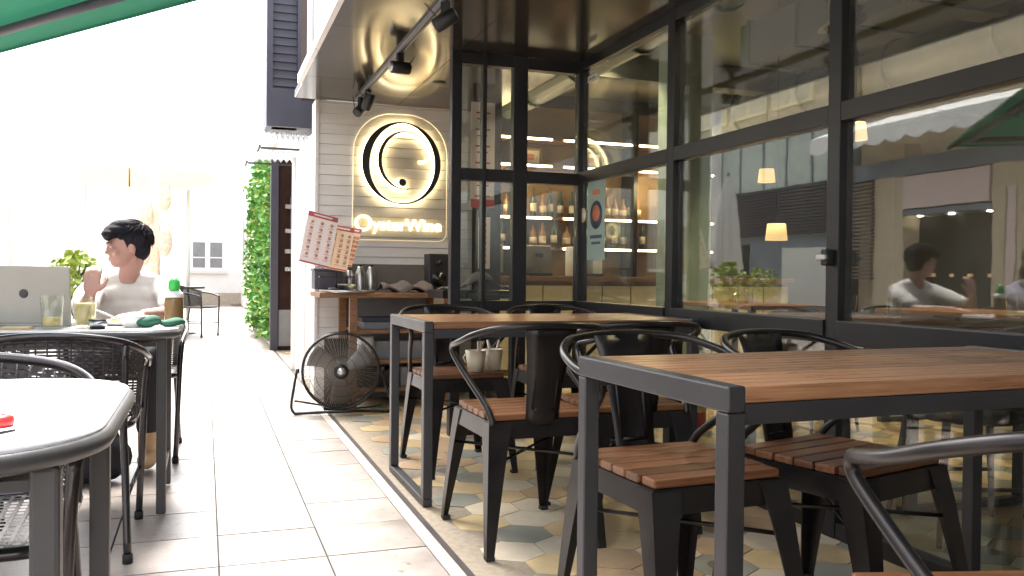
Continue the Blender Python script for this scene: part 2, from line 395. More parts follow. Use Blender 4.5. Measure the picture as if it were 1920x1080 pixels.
# ---- siding wall with sign
SY = 6.6
wall = B('sign_wall', 'splash', .8, 2.02, SY+.012, SY+.22, 0, 2.27, None)
tag(wall, 'cream clapboard wall carrying the glowing oval sign at the end of the terrace', 'wall')
bh = .0775
k = 0; z = 0
while z < HC-.01:
    z1 = min(z+bh, HC-.002)
    bmx = MB().add([(.8, SY+.010, z+.0022), (2.02, SY+.010, z+.0022), (2.02, SY-.003, z+.0022), (.8, SY-.003, z+.0022),
                    (.8, SY+.010, z1), (2.02, SY+.010, z1), (2.02, SY+.004, z1), (.8, SY+.004, z1)],
                   [(0, 1, 2, 3), (7, 6, 5, 4), (3, 2, 6, 7), (0, 4, 5, 1), (0, 3, 7, 4), (1, 5, 6, 2)])
    bmx.build('siding_board', 'siding', wall); z = z1 if z1 >= HC-.003 else z+bh
B('splash_panel', 'splash', .83, 1.9, SY-.016, SY-.0065, .84, 1.03, wall)
B('corner_trim', 'siding', .775, .799, SY-.01, SY+.22, 0, HC-.002, wall)

# ---- illuminated sign
sign = thing('neon_sign', 'round black logo with warm halo light above glowing letters on the cream boards', 'sign', (1.430, SY-.006, 1.816))
def tr(x, y): return ((x-465)*.001035, -(y-429)*.001010)     # traced proportions, metres
def band(outer, inner, name, mt, y0, y1, closed=True):
    N = len(outer); mb = MB()
    vs = []
    for (ox, oz), (ix, iz) in zip(outer, inner):
        vs += [(ox, y0, oz), (ix, y0, iz), (ox, y1, oz), (ix, y1, iz)]
    fs = []
    for i in range(N if closed else N-1):
        a = 4*i; c = 4*((i+1) % N)
        fs += [(a, a+1, c+1, c), (a+2, c+2, c+3, a+3), (a, c, c+2, a+2), (a+1, a+3, c+3, c+1)]
    if not closed: fs += [(0, 2, 3, 1), (4*N-4, 4*N-3, 4*N-1, 4*N-2)]
    return mb.add(vs, fs).build(name, mt, sign)
NO = 96
def ringpts(inset):
    o = []; i_ = []
    for k in range(NO):
        a = 2*PI*k/NO; ca, sa = math.cos(a), math.sin(a)
        th = 9+50*abs(math.cos(a+.16))**1.6 if ca < 0 else 9+38*abs(math.cos(a-.05))**1.7
        px, py = 465+300*ca, 429-316*sa
        nx, ny = ca/300, -sa/316; l = math.hypot(nx, ny); nx /= l; ny /= l
        o.append(tr(px-nx*inset, py-ny*inset)); i_.append(tr(px-nx*(th-inset if th > 2*inset+1 else th/2+.6), py-ny*(th-inset if th > 2*inset+1 else th/2+.6)))
    return o, i_
o, i_ = ringpts(0); band(o, i_, 'oval_ring', 'black', -.046, -.040)
o, i_ = ringpts(1.5); band(o, i_, 'halo_tube', 'neon', -.0395, -.006)
def cpts(inset):
    o = []; i_ = []
    a0, a1 = R(20), R(276); N = 60
    for k in range(N+1):
        a = a0+(a1-a0)*k/N; ca, sa = math.cos(a), math.sin(a)
        th = 9+22*max(0, -math.cos(a+.1))**1.5
        px, py = 492+209*ca, 408-226*sa
        if k > N-14:
            pass
        nx, ny = ca, -sa
        o.append(tr(px-nx*inset, py-ny*inset)); i_.append(tr(px-nx*max(th-inset, inset+1), py-ny*max(th-inset, inset+1)))
    return o, i_
o, i_ = cpts(0); band(o, i_, 'inner_curl', 'black', -.046, -.040, False)
o, i_ = cpts(1); band(o, i_, 'halo_tube', 'neon', -.0395, -.006, False)
def disc(cx, cy, r, y0, y1, name, mt):
    p = [tr(cx+r*math.cos(2*PI*k/24), cy+r*math.sin(2*PI*k/24)) for k in range(24)]
    return MB().prism(p, y0, y1, 'XZ').build(name, mt, sign)
disc(470, 577, 29, -.046, -.040, 'dot', 'black'); disc(470, 577, 26, -.0395, -.006, 'halo_tube', 'neon')
hook = [tr(*p) for p in ((700, 325), (684, 352), (655, 380), (625, 400), (600, 398), (592, 408), (606, 424), (640, 424), (668, 402), (690, 372), (704, 340))]
MB().prism(hook[::-1], -.03, -.006, 'XZ').build('leaf_hook', 'letter', sign)
top = [tr(*p) for p in ((560, 128), (610, 148), (655, 190), (672, 222), (655, 228), (625, 200), (590, 165))]
MB().prism(top[::-1], -.038, -.008, 'XZ').build('lit_notch', 'letter', sign)
# arched acrylic back panel with lit edge
def archpts(w_, top_, bot_, rt, rb):
    P = []
    for cx, cz, a0, rr in ((w_-rt, top_-rt, 0, rt), (-w_+rt, top_-rt, 90, rt), (-w_+rb, bot_+rb, 180, rb), (w_-rb, bot_+rb, 270, rb)):
        for k in range(9):
            a = R(a0+90*k/8); P.append((cx+rr*math.cos(a), cz+rr*math.sin(a)))
    return P
P = archpts(.372, .385, -.60, .31, .07)
MB().prism(P, -.004, -.001, 'XZ').build('backing_panel', 'acryl', sign)
MB().tube([(a, -.006, c) for a, c in P], .0035, 6, closed=True).build('lit_edge', 'neonedge', sign)
# letters
def textmesh(body, size, name, mt, parent, loc, rot, extr=.004, off=0):
    cu = bpy.data.curves.new(name, 'FONT'); cu.body = body; cu.size = size; cu.extrude = extr; cu.align_x = 'CENTER'; cu.align_y = 'CENTER'; cu.offset = off
    cu.resolution_u = 4
    tmp = bpy.data.objects.new('tmp', cu); COL.objects.link(tmp)
    dg = bpy.context.evaluated_depsgraph_get(); me = bpy.data.meshes.new_from_object(tmp.evaluated_get(dg)); bpy.data.objects.remove(tmp)
    me.name = name; me.materials.clear(); me.materials.append(MT[mt])
    o = bpy.data.objects.new(name, me); COL.objects.link(o); o.parent = parent; o.location = loc; o.rotation_euler = rot
    return o
textmesh('O', .175, 'letter', 'letter', sign, (-.292, -.02, -.478), (PI/2, 0, 0), .014, .003)
textmesh('ysterWine', .128, 'letters', 'letter', sign, (.055, -.02, -.482), (PI/2, 0, 0), .014, .0025)

# ---- glazed front (parallel to the street) and cross screen
ZS0, ZS1, ZT0, ZT1 = .715, .80, 1.525, 1.595
front = thing('glazed_front', 'black framed restaurant window wall running along the right side of the terrace', 'window wall', (XF, 0, 0))
MY = [4.88, 3.74, 2.56, 1.38, .2, -1.0, -2.2, -3.4, -4.6, -5.8]  # bays behind the camera are unseen, extended with the ceiling for shade
for y in MY: B('mullion', 'frame', -.035, .035, y-.033, y+.033, 0, HC+.6 if y < 4 else HC+.2, front, .003)
for a, b_ in zip(MY[:-1], MY[1:]):
    y1, y0 = a-.034, b_+.034
    B('base_rail', 'frame', -.03, .03, y0, y1, 0, .06, front, .002)
    B('sill_beam', 'frame', -.045, .03, y0, y1, ZS0, ZS1, front, .003)
    B('transom', 'frame', -.034, .03, y0, y1, ZT0, ZT1, front, .003)
    B('head_beam', 'frame', -.032, .03, y0, y1, 2.215, HC+.01, front, .002)
    for z0, z1 in ((.061, ZS0-.001), (ZS1+.001, ZT0-.001), (ZT1+.001, 2.214), (HC+.011, HC+.6)):
        B('pane', 'glass', -.004, .004, y0, y1, z0, z1, front)
B('door_lock', 'black', -.075, -.036, 2.545, 2.575, 1.0, 1.06, front, .006)
B('door_lock', 'steel', -.09, -.075, 2.535, 2.585, 1.02, 1.04, front, .004)
scr = thing('glass_screen', 'black framed glass cross screen between the sign wall and the long window wall', 'glass screen', (0, 4.88, 0))
for x0, x1 in ((1.355, 1.415), (1.545, 1.57), (1.74, 1.83)): B('post', 'frame', x0, x1, -.03, .03, 0, HC+.02, scr, .003)
XS = [1.416, 1.544, 1.571, 1.739, 1.831, XF-.036]
for x0, x1 in ((XS[0], XS[1]), (XS[2], XS[3]), (XS[4], XS[5])):
    B('base_rail', 'frame', x0, x1, -.025, .025, 0, .06, scr)
    B('sill_rail', 'frame', x0, x1, -.03, .025, .74, .80, scr)
    B('transom', 'frame', x0, x1, -.032, .025, ZT0-.01, ZT1-.01, scr)
    B('head_rail', 'frame', x0, x1, -.032, .03, 2.2, HC-.003, scr)
    for z0, z1 in ((.061, .739), (.801, ZT0-.011), (ZT1-.009, 2.199)):
        B('pane', 'glass', x0, x1, -.004, .004, z0, z1, scr)
# posters and stickers on the glass
po = thing('window_poster', 'pale teal poster with a round dark emblem stuck low on the first long window', 'poster', (XF-.0065, 4.64, 1.30))
B('sheet', 'tealposter', -.001, .001, -.12, .12, -.25, .27, po)
MB().lathe([(.085, 0), (.085, .001)], 24, (-.0015, 0, .02), 'X').build('emblem', 'navy', po)
MB().lathe([(.05, 0), (.05, .001)], 20, (-.003, 0, .03), 'X').build('emblem_centre', 'orangep', po)
B('print_line', 'navy', -.003, -.0012, -.08, .08, -.12, -.10, po); B('print_line', 'navy', -.003, -.0012, -.06, .06, -.155, -.14, po); B('print_line', 'orangep', -.003, -.0012, -.05, .05, .14, .17, po)
st = tag(MB().lathe([(.045, 0), (.045, .0012)], 20, (XF-.008, 4.83, 1.33), 'X').build('round_sticker', 'labelw'), 'small round cream sticker beside the teal poster', 'sticker')
st = thing('white_sticker', 'tiny white printed sticker at the top corner of the long window', 'sticker', (XF-.0065, 4.72, 2.15))
B('sheet', 'white', -.001, .001, -.06, .06, -.018, .018, st)
for k in range(5): B('print_mark', 'black', -.0022, -.0012, -.05+k*.021, -.038+k*.021, -.008, .008, st)

# ---- interior shell
def struct(name, mt, *a): return B(name, mt, *a, kind='structure')
struct('interior_ceiling', 'interceil', XF+.04, 9, -6, 11, 3.1, 3.25)
struct('interior_back_wall', 'interwall', XF-.2, 9, 9.4, 9.6, 0, 3.1)
struct('interior_side_wall', 'interwall', 9, 9.2, -6, 9.6, 0, 3.25)
struct('unseen_near_wall', 'interwall', .9, 9.2, -6.2, -6, 0, 3.25)  # unseen end wall, carried across the terrace to cut light from behind
struct('vestibule_ceiling', 'orange', 1.42, XF+.04, 4.95, 9.4, 2.55, 2.65)
struct('upper_floor', 'render', 1.3, 9.2, -6.2, 9.6, 3.25, 3.6)
tag(B('dark_column', 'frame', 2.03, 2.16, 6.3, 6.8, 0, 2.5), 'dark column at the right end of the cream clapboard wall behind the screen', 'column')

# ================================================================== INTERIOR THINGS
# bar back shelving
bar = thing('bar_shelving', 'warmly lit bar shelving full of bottles at the back of the restaurant', 'shelving', (3.9, 9.1, 0))
B('back_panel', 'orange', -1.9, 1.9, .1, .14, .9, 2.9, bar)
for z in (1.28, 1.62, 2.2, 2.5):
    B('shelf', 'woodcab', -1.9, 1.9, -.2, .1, z-.03, z, bar)
    for x0, x1 in ((-1.85, -.75), (-.7, -.25), (-.1, .75), (.85, 1.85)):
        B('led_strip', 'led', x0, x1, -.215, -.2005, z-.03, z-.008, bar)
for x in (-1.92, -.72, .8, 1.92): B('upright', 'frame', x-.025, x+.025, -.22, .1, .9, 2.9, bar)
lamp('shelf_light', (-.8, -.35, 1.95), 5, (1, .72, .4), .2, bar); lamp('shelf_light', (.9, -.35, 1.95), 5, (1, .72, .4), .2, bar)
def bottle(mt, h=.3, r=.037):
    t = thing('bottle', None, 'bottle')
    MB().lathe([(r*.9, 0), (r, .01), (r, h*.6), (r*.4, h*.75), (r*.36, h*.98), (r*.42, h)], 10).build('glass_body', mt, t)
    MB().lathe([(r*1.03, h*.18), (r*1.03, h*.46)], 10).build('bottle_label', 'labelw', t)
    return t
protos = [bottle('bottleG'), bottle('bottleA', .27, .042), bottle('bottleG', .33, .035), bottle('bottleA', .24, .045)]
first = [True]*4; x = -1.8; names = ['dark green wine bottle on the lit bar shelf', 'amber spirit bottle on the lit bar shelf', 'tall slim dark green bottle on the lit bar shelf', 'short squat amber bottle on the lit bar shelf']
for z in (1.28, 1.62):
    x = -1.82
    while x < 1.0:
        k = rnd.randrange(4)
        o = protos[k] if first[k] else copy_tree(protos[k]); first[k] = False
        o.location = (3.9+x, 9.02+rnd.uniform(-.03, .03), z+.0005); o.rotation_euler.z = rnd.uniform(0, 6)
        tag(o, names[k].replace('the lit bar shelf', 'the '+('lower' if z < 1.5 else 'upper')+' lit bar shelf'), 'bottle', 'bottles on the bar shelves'); x += rnd.uniform(.09, .17)
for i, x in enumerate((-1.45, -1.0, -.45, .3, 1.2)):
    f_ = thing('framed_picture', ['first', 'second', 'third', 'fourth', 'fifth'][i]+' small gold picture from the left on the top bar shelf', 'picture', (3.9+x, 9.06, 2.2), 0, 'pictures on the top bar shelf')
    B('frame', 'woodcab', -.13, .13, -.012, .01, .002, .2, f_); B('print', 'labelw', -.105, .105, -.016, -.0125, .03, .17, f_); B('print_mark', 'orangep', -.05, .04, -.019, -.0165, .07, .13, f_)
ct = thing('bar_counter', 'wooden bar counter with pale front standing before the bottle shelves', 'counter', (4.0, 7.9, 0))
B('counter_body', 'woodcab', -1.9, 1.9, -.25, .25, 0, .9, ct); B('counter_top', 'woodcab', -1.95, 1.95, -.3, .3, .902, .95, ct, .005)
for k in range(12): B('front_panel', 'labelw', -1.88+k*.315, -1.88+k*.315+.3, -.262, -.2515, .06, .86, ct)
for i, (x, mt_) in enumerate(((2.55, 'greybox'), (3.05, 'steel'), (3.6, 'white'))):
    o = thing('bar_machine', ['grey', 'steel', 'white'][i]+' boxy machine standing on the bar counter', 'machine', (x, 7.9, .951))
    B('casing', mt_, -.14, .14, -.15, .15, 0, .3, o, .01); B('spout', 'black', -.03, .03, -.2, -.151, .18, .22, o); B('tray', 'black', -.12, .12, -.22, -.151, 0, .03, o)
# red banner behind the screen
bn = thing('hanging_banner', 'long red and white printed banner hanging behind the cross screen', 'banner', (1.88, 5.9, 1.80))
B('cloth', 'paper', -.09, .09, -.003, .003, -.36, .4, bn)
for k in range(6):
    z = .33-k*.12
    B('print_mark', 'bannerred', -.055, .055, -.0045, -.0032, z-.012, z, bn); B('print_mark', 'bannerred', -.008, .008, -.0045, -.0032, z-.085, z-.0125, bn); B('print_mark', 'bannerred', -.045, .03+.004*k, -.0045, -.0032, z-.055, z-.045, bn)
B('red_band', 'bannerred', -.09, .09, -.0048, -.0033, -.36, -.30, bn)
nt_ = thing('hanging_notice', 'narrow white notice hanging below the red banner behind the screen', 'notice', (1.93, 6.0, 1.22))
B('sheet', 'paper', -.045, .045, -.003, .003, -.22, .16, nt_)
for k in range(7): B('print_mark', 'menured', -.015, .015, -.0045, -.0032, -.18+k*.045, -.155+k*.045, nt_)
cl = MB()
vs = []; fs = []
for i in range(15):
    for j in range(6):
        vs.append((1.47+.44*i/14, 5.35+.25*j/5, .86+.12*math.exp(-((i-8)/3.2)**2)*(.6+.4*math.sin(j))+.01*math.sin(i*2+j)))
for i in range(14):
    for j in range(5): fs.append((i*6+j, i*6+j+1, (i+1)*6+j+1, (i+1)*6+j))
o = cl.add(vs, fs, True).build('draped_cloth', 'cloth'); md = o.modifiers.new('thick', 'SOLIDIFY'); md.thickness = .006
tag(o, 'crumpled beige cloth lying on the ledge behind the cross screen', 'cloth')
tag(B('back_ledge', 'frame', 1.43, 2.0, 5.3, 5.7, .80, .85), 'black ledge behind the cross screen under the crumpled cloth', 'ledge')
# columns, ducts, rails
tag(B('interior_column', 'column', 3.9, 4.25, 6.6, 6.95, 0, 3.1), 'sage green square column inside the restaurant', 'column')
def duct(x, z, r, y0, y1, label):
    t = thing('air_duct', label, 'duct', (x, 0, z)); mb = MB().tube([(0, y0, 0), (0, y1, 0)], r, 18); mb.build('pipe', 'duct', t)
    y = y0+.4
    while y < y1: MB().tube([(0, y-.02, 0), (0, y+.02, 0)], r+.018, 18).build('joint_ring', 'duct', t); y += 1.1
duct(3.1, 2.82, .16, -1.2, 8.8, 'round green air duct running nearest the window wall under the interior ceiling')
duct(5.6, 2.78, .22, -1.2, 8.8, 'wide green air duct running deeper inside under the interior ceiling')
du = thing('square_duct', 'dark green square ventilation trunk with ribs across the interior ceiling', 'duct', (4.4, 3.6, 2.85))
B('trunk', 'duct', -.28, .28, -2.4, 2.4, -.16, .16, du)
for k in range(9): B('rib', 'duct', -.3, .3, -2.3+k*.57, -2.27+k*.57, -.18, .18, du)
B('dark_grille', 'slate', -.285, -.2805, -1.0, .4, -.11, .11, du)
for i, y in enumerate((1.2, 4.6, 7.4)):
    tag(B('ceiling_beam', 'interwall', 2.3, 8.9, y, y+.22, 2.86, 3.09), ['near', 'middle', 'far'][i]+' olive ceiling beam crossing inside the restaurant', 'beam', 'interior ceiling beams')
def spot(parent_label, x, y, z, rz, tilt, lit=False):
    t = thing('spotlight', parent_label, 'spotlight', (x, y, z), rz)
    B('bracket', 'black', -.012, .012, -.02, .02, -.07, 0, t)
    M_ = Matrix.Translation((0, 0, -.085)) @ Matrix.Rotation(tilt, 4, 'X')
    mb = MB(); mb.lathe([(.030, -.06), (.036, -.055), (.036, .055), (.03, .06)], 14, (0, 0, 0), 'Y'); mb.v = [tuple(M_ @ Vector(v)) for v in mb.v]
    mb.build('lamp_can', 'black', t)
    mb = MB(); mb.lathe([(.027, .0605), (.027, .063)], 14, (0, 0, 0), 'Y'); mb.v = [tuple(M_ @ Vector(v)) for v in mb.v]
    mb.build('lens', 'down' if lit else 'steel', t)
    return t
for i, (x, y) in enumerate(((3.5, 3.9), (3.4, 2.6))):
    r_ = thing('track_rail', ['far', 'near'][i]+' grey lighting rail hanging under the interior ceiling', 'light rail', (x, y, 2.55), R(70))
    B('rail', 'greybox', -.7, .7, -.02, .02, -.015, .015, r_)
    for s in (-.6, .6): MB().tube([(s, 0, .015), (s, 0, .55)], .005, 6).build('hanger', 'black', r_)
    for s in (-.4, .1, .5):
        c_ = Matrix.Rotation(R(70), 3, 'Z') @ Vector((s, 0, 0))
        spot(['rear', 'middle', 'front'][int(s*2+1)]+' black spotlight on the '+['far', 'near'][i]+' grey interior rail', x+c_.x, y+c_.y, 2.535, rnd.uniform(0, 6), -.5)
for i, (x, y, z) in enumerate(((2.75, 6.2, 2.549), (3.3, 5.0, 3.099), (3.0, 3.3, 3.099), (4.9, 5.4, 3.099), (4.8, 2.6, 3.099), (6.6, 4.0, 3.099), (3.6, 7.2, 3.099), (6.4, 7.0, 3.099), (5.6, .8, 3.099), (3.2, 1.2, 3.099), (2.5, 5.6, 2.549))):
    t = thing('downlight', 'lit round downlight set in the interior ceiling', 'downlight', (x, y, z), 0, 'lit interior downlights')
    low = z < 2.6
    MB().lathe([(.055, -.006), (.06, 0)], 18).build('ring', 'white', t); MB().lathe([(.045, -.009), (.045, -.0065)], 18).build('lens', 'down', t)
    lamp('downlight_beam', (0, 0, -.04), 34 if not low else 5, (1, .8, .5), .05, t, 105)
# pendant lamps
pl = ['nearest the long window mullion', 'hanging lower over the inner tables', 'far inside near the sage column', 'deep on the right inside']
for i, (x, y, z) in enumerate(((4.6, 5.2, 2.0), (4.2, 5.6, 1.25), (5.2, 7.1, 1.9), (6.2, 4.6, 1.9))):
    t = thing('pendant_lamp', 'warm fabric pendant lamp '+pl[i], 'pendant lamp', (x, y, z))
    MB().lathe([(.085, 0), (.07, .13)], 18).build('lamp_shade', 'shade', t)
    MB().tube([(0, 0, .13), (0, 0, 3.1-z)], .004, 5).build('cable', 'black', t)
# interior tables and brown chairs
def itable(x, y, label):
    t = thing('dining_table', label, 'table', (x, y, 0))
    B('table_top', 'woodtop', -.35, .35, -.6, .6, .73, .76, t, .004)
    for a in (-.3, .3):
        for b_ in (-.54, .54): B('leg', 'metal', a-.02, a+.02, b_-.02, b_+.02, .03, .729, t)
    for b_ in (-.54, .54): B('foot_rail', 'metal', -.35, .35, b_-.02, b_+.02, 0, .029, t)
    return t
def glassware(x, y, z, h, label, r=.035):
    t = MB().lathe([(r*.8, 0), (r*.85, .004), (r, h), (r*.94, h), (r*.78, .006)], 14).build('drinking_glass', 'cupglass'); t.location = (x, y, z)
    return tag(t, label, 'glass')
tabs = ((3.0, 3.25, 'inner table just behind the second window pane'), (3.0, 1.3, 'inner table just behind the nearest window pane'), (4.6, 4.0, 'inner table beyond the second window'), (3.9, 5.6, 'inner table near the corner of the glazed front'), (5.6, 2.4, 'inner table deep inside on the right'))
for i, (x, y, l) in enumerate(tabs):
    itable(x, y, 'dark framed '+l)
    for k in range(2):
        glassware(x-.12+.2*k, y-.25+.5*k, .7605, .11, ['left', 'right'][k]+' clear glass on the '+l, .033)
def bchair(x, y, rz, label):
    t = thing('leather_chair', label, 'chair', (x, y, 0), rz, 'brown leather chairs inside')
    MB().ell((0, 0, .46), (.25, .24, .045), 20, 8).build('seat', 'brownleather', t)
    arc = [(.27*math.sin(a), .05+.23*math.cos(a), .74-.1*abs(math.sin(a))**2) for a in [R(-110+220*k/14) for k in range(15)]]
    vs = []; fs = []
    for p in arc: vs += [(p[0], p[1], p[2]), (p[0]*.92, p[1]*.92, .5)]
    for k in range(14): fs.append((2*k, 2*k+1, 2*k+3, 2*k+2))
    o = MB().add(vs, fs, True).build('backrest', 'brownleather', t); md = o.modifiers.new('thick', 'SOLIDIFY'); md.thickness = .03
    for sx in (-1, 1):
        for sy in (-1, 1): MB().tube([(sx*.16, sy*.15, .44), (sx*.21, sy*.21, 0)], [.016, .01], 8).build('leg', 'brownleather', t)
    MB().tube([(-.18, -.17, .2), (.18, -.17, .2)], .008, 6).build('stretcher', 'brownleather', t)
    MB().tube([(-.18, .17, .2), (.18, .17, .2)], .008, 6).build('stretcher', 'brownleather', t)
for x, y, rz, l in ((2.72, 2.45, R(160), 'brown curved leather chair behind the lower glass under the second window'), (3.35, 2.35, R(190), 'brown curved leather chair deeper inside under the second window'),
                    (2.9, .85, R(170), 'brown curved leather chair inside the nearest window'), (4.4, 3.1, R(150), 'brown curved leather chair by the table beyond the second window'), (3.6, 4.45, R(10), 'brown curved leather chair near the red extinguisher')):
    bchair(x, y, rz, l)
ex = thing('fire_extinguisher', 'red fire extinguisher standing inside behind the lower glass', 'extinguisher', (2.88, 4.62, 0))
MB().lathe([(.06, 0), (.068, .02), (.068, .36), (.05, .42), (.02, .45)], 18).build('cylinder', 'red', ex)
MB().lathe([(.018, .45), (.022, .5)], 10).build('valve', 'black', ex); B('handle', 'black', -.012, .07, -.01, .01, .5, .52, ex)
MB().tube(smoothpath([(.02, 0, .47), (.09, 0, .44), (.095, 0, .3), (.085, 0, .14)], 4), .009, 6).build('hose', 'rubber', ex); MB().lathe([(.0695, .12), (.0695, .26)], 18).build('instruction_band', 'labelw', ex)

# ================================================================== FURNITURE ON THE TERRACE
def make_table():
    t = thing('slatted_table', None, 'table')
    L_, W_ = 1.29, .645      # along x, along y
    for k in range(12):
        w_ = (W_-.012)/12; B('plank', 'woodtop', .042, L_-.042, .006+k*w_+.0016, .006+(k+1)*w_-.0016, .728, .758, t, .003)
    G = .039
    B('side_rail', 'metal', .0, G, 0, W_, .713, .76, t, .004); B('side_rail', 'metal', L_-G, L_, 0, W_, .713, .76, t, .004)
    B('apron', 'metal', G+.001, L_-G-.001, .006, .034, .690, .727, t); B('apron', 'metal', G+.001, L_-G-.001, W_-.034, W_-.006, .690, .727, t)
    for x in (0, L_-G):
        for y in (0, W_-G):
            B('leg', 'metal', x, x+G, y, y+G, .031, .712, t, .003)
        B('foot_rail', 'metal', x, x+G, 0, W_, .0, .03, t, .003)
    return t
t1 = make_table(); t1.location = (.86, 1.275, 0); t1.scale.y = .93; t1.rotation_euler.z = R(1.5)
tag(t1, 'nearest slatted wooden table with a gunmetal frame at the right of the picture', 'table', 'slatted terrace tables')
t2 = copy_tree(t1); t2.scale.y = 1.07; t2.location = (.842, 3.40, 0); t2.rotation_euler.z = R(0)
tag(t2, 'farther slatted wooden table with a gunmetal frame before the cross screen', 'table')

def make_chair():
    t = thing('metal_armchair', None, 'chair')
    for k in range(6):
        y0 = -.195+k*.065
        wx = .19 if 0 < k < 5 else .183
        B('slat', 'wood', -wx, wx, y0+.003, y0+.062, .452, .474, t, .005)
    o = MB()
    for a, b_ in (((-.192, -.2), (.192, -.2)), ((.192, -.2), (.192, .2)), ((.192, .2), (-.192, .2)), ((-.192, .2), (-.192, -.2))):
        d = Vector((b_[0]-a[0], b_[1]-a[1], 0)).normalized(); n_ = Vector((d.y, -d.x, 0))
        A = Vector((*a, .451)); Bv = Vector((*b_, .451))
        o.frust([A, Bv, Bv-n_*.004, A-n_*.004], [A+Vector((0, 0, -.06))+n_*.006, Bv+Vector((0, 0, -.06))+n_*.006, Bv+Vector((0, 0, -.06))+n_*.002, A+Vector((0, 0, -.06))+n_*.002])
    o.box(-.19, .19, -.198, .198, .435, .4515)
    o.build('seat_frame', 'chairmetal', t)
    for sx in (-1, 1):
        for sy, fy in ((-1, -.285), (1, .262)):
            x1 = sx*.197; y1 = sy*.203; bx = sx*.222
            top_ = [(x1, y1), (x1-sx*.085, y1), (x1-sx*.085, y1-sy*.004), (x1-sx*.004, y1-sy*.004), (x1-sx*.004, y1-sy*.075), (x1, y1-sy*.075)]
            bot_ = [(bx, fy), (bx-sx*.028, fy), (bx-sx*.028, fy-sy*.004), (bx-sx*.004, fy-sy*.004), (bx-sx*.004, fy-sy*.028), (bx, fy-sy*.028)]
            mb = MB(); vs = []; N = 6; st_ = 5
            for i in range(st_+1):
                q = i/st_; qq = q**.85; z = .448*(1-q)+.012*q
                for (ax, ay), (bx2, by2) in zip(top_, bot_): vs.append((ax+(bx2-ax)*qq, ay+(by2-ay)*qq, z))
            fs = [(i*N+k, i*N+(k+1) % N, (i+1)*N+(k+1) % N, (i+1)*N+k) for i in range(st_) for k in range(N)]
            fs += [tuple(range(N))[::-1], tuple(range(st_*N, st_*N+N))]
            lg = mb.add(vs, fs).build('leg', 'chairmetal', t)
            B('foot_pad', 'rubber', min(bx, bx-sx*.03), max(bx, bx-sx*.03), min(fy, fy-sy*.03), max(fy, fy-sy*.03), 0, .0125, lg)
    MB().tube([(-.2, -.225, .30), (.2, .215, .30)], .006, 6).build('brace', 'chairmetal', t)
    MB().tube([(.2, -.225, .313), (-.2, .215, .313)], .006, 6).build('brace', 'chairmetal', t)
    half = [(.182, .205, .44), (.195, .17, .50), (.222, .07, .575), (.242, -.02, .64), (.25, -.052, .672), (.255, -.04, .695), (.262, .0, .703), (.263, .08, .72), (.245, .17, .748), (.19, .245, .772), (.1, .285, .782), (0, .297, .785)]
    path = smoothpath([(-x, y, z) for x, y, z in half]+[(x, y, z) for x, y, z in half[::-1][1:]], 4)
    MB().tube(path, .0115, 10).build('arm_hoop', 'chairmetal', t)
    sp = MB(); vs = []; fs = []; rows = 9; cols = 5
    for i in range(rows):
        q = i/(rows-1); z = .43+q*.35; yb = .206+.083*q**1.3; wd = .062+.035*q**2
        for j in range(cols):
            u = -1+2*j/(cols-1); vs.append((u*wd, yb-.012*u*u, z))
    for i in range(rows-1):
        for j in range(cols-1): fs.append((i*cols+j, i*cols+j+1, (i+1)*cols+j+1, (i+1)*cols+j))
    o = sp.add(vs, fs, True).build('back_splat', 'chairmetal', t); md = o.modifiers.new('thick', 'SOLIDIFY'); md.thickness = .004
    rb = MB()
    for x in (-.04, .04): rb.tube([(x, .207, .49), (x*1.1, .245, .68)], .006, 6)
    rb.tube([(-.04, .207, .49), (.04, .207, .49)], .006, 6).tube([(-.044, .245, .68), (.044, .245, .68)], .006, 6)
    rb.build('pressed_rib', 'chairmetal', t)
    return t
ch0 = make_chair(); used = [False]
def chair(x, y, rz, label):
    c = copy_tree(ch0) if used[0] else ch0; used[0] = True
    c.location = (x, y, 0); c.rotation_euler = (0, 0, R(rz)); tag(c, label, 'chair', 'black metal armchairs with slatted wooden seats'); return c
chair(1.115, .882, 164, 'black metal armchair in the bottom right foreground, its arm tube nearest the camera')
chair(1.165, 1.965, 3, 'black metal armchair tucked under the nearest table behind its left leg')
chair(1.66, 1.93, 14, 'black metal armchair with a slatted seat turned slightly, second along behind the nearest table')
chair(1.10, 2.95, 181, 'black metal armchair seen from behind at the left end of the farther table')
chair(1.53, 3.0, 177, 'black metal armchair seen from behind at the right of the farther table')
chair(1.19, 4.13, 2, 'black metal armchair beyond the farther table with white pots on its seat')
chair(1.76, 4.13, -3, 'black metal armchair beyond the farther table beside the corner of the glass')
# white pots on the far chair
for i, (x, y) in enumerate(((1.265, 4.05), (1.37, 4.10))):
    pt = thing('cutlery_pot', ['left', 'right'][i]+' cream pot of cutlery standing on the far armchair', 'pot', (x, y, .4745), 0, 'cream cutlery pots')
    MB().lathe([(.038, 0), (.053, .105), (.049, .105), (.036, .006)], 18).build('pot', 'pot', pt)
    MB().tube([(-.05, 0, .09), (-.065, 0, .07), (-.052, 0, .045)], .004, 6).build('handle', 'pot', pt)
    for k in range(3): MB().tube([(rnd.uniform(-.02, .02), rnd.uniform(-.02, .02), .01), (rnd.uniform(-.04, .04), rnd.uniform(-.03, .03), .15)], .006, 6).build('cutlery_handle', 'pot', pt)

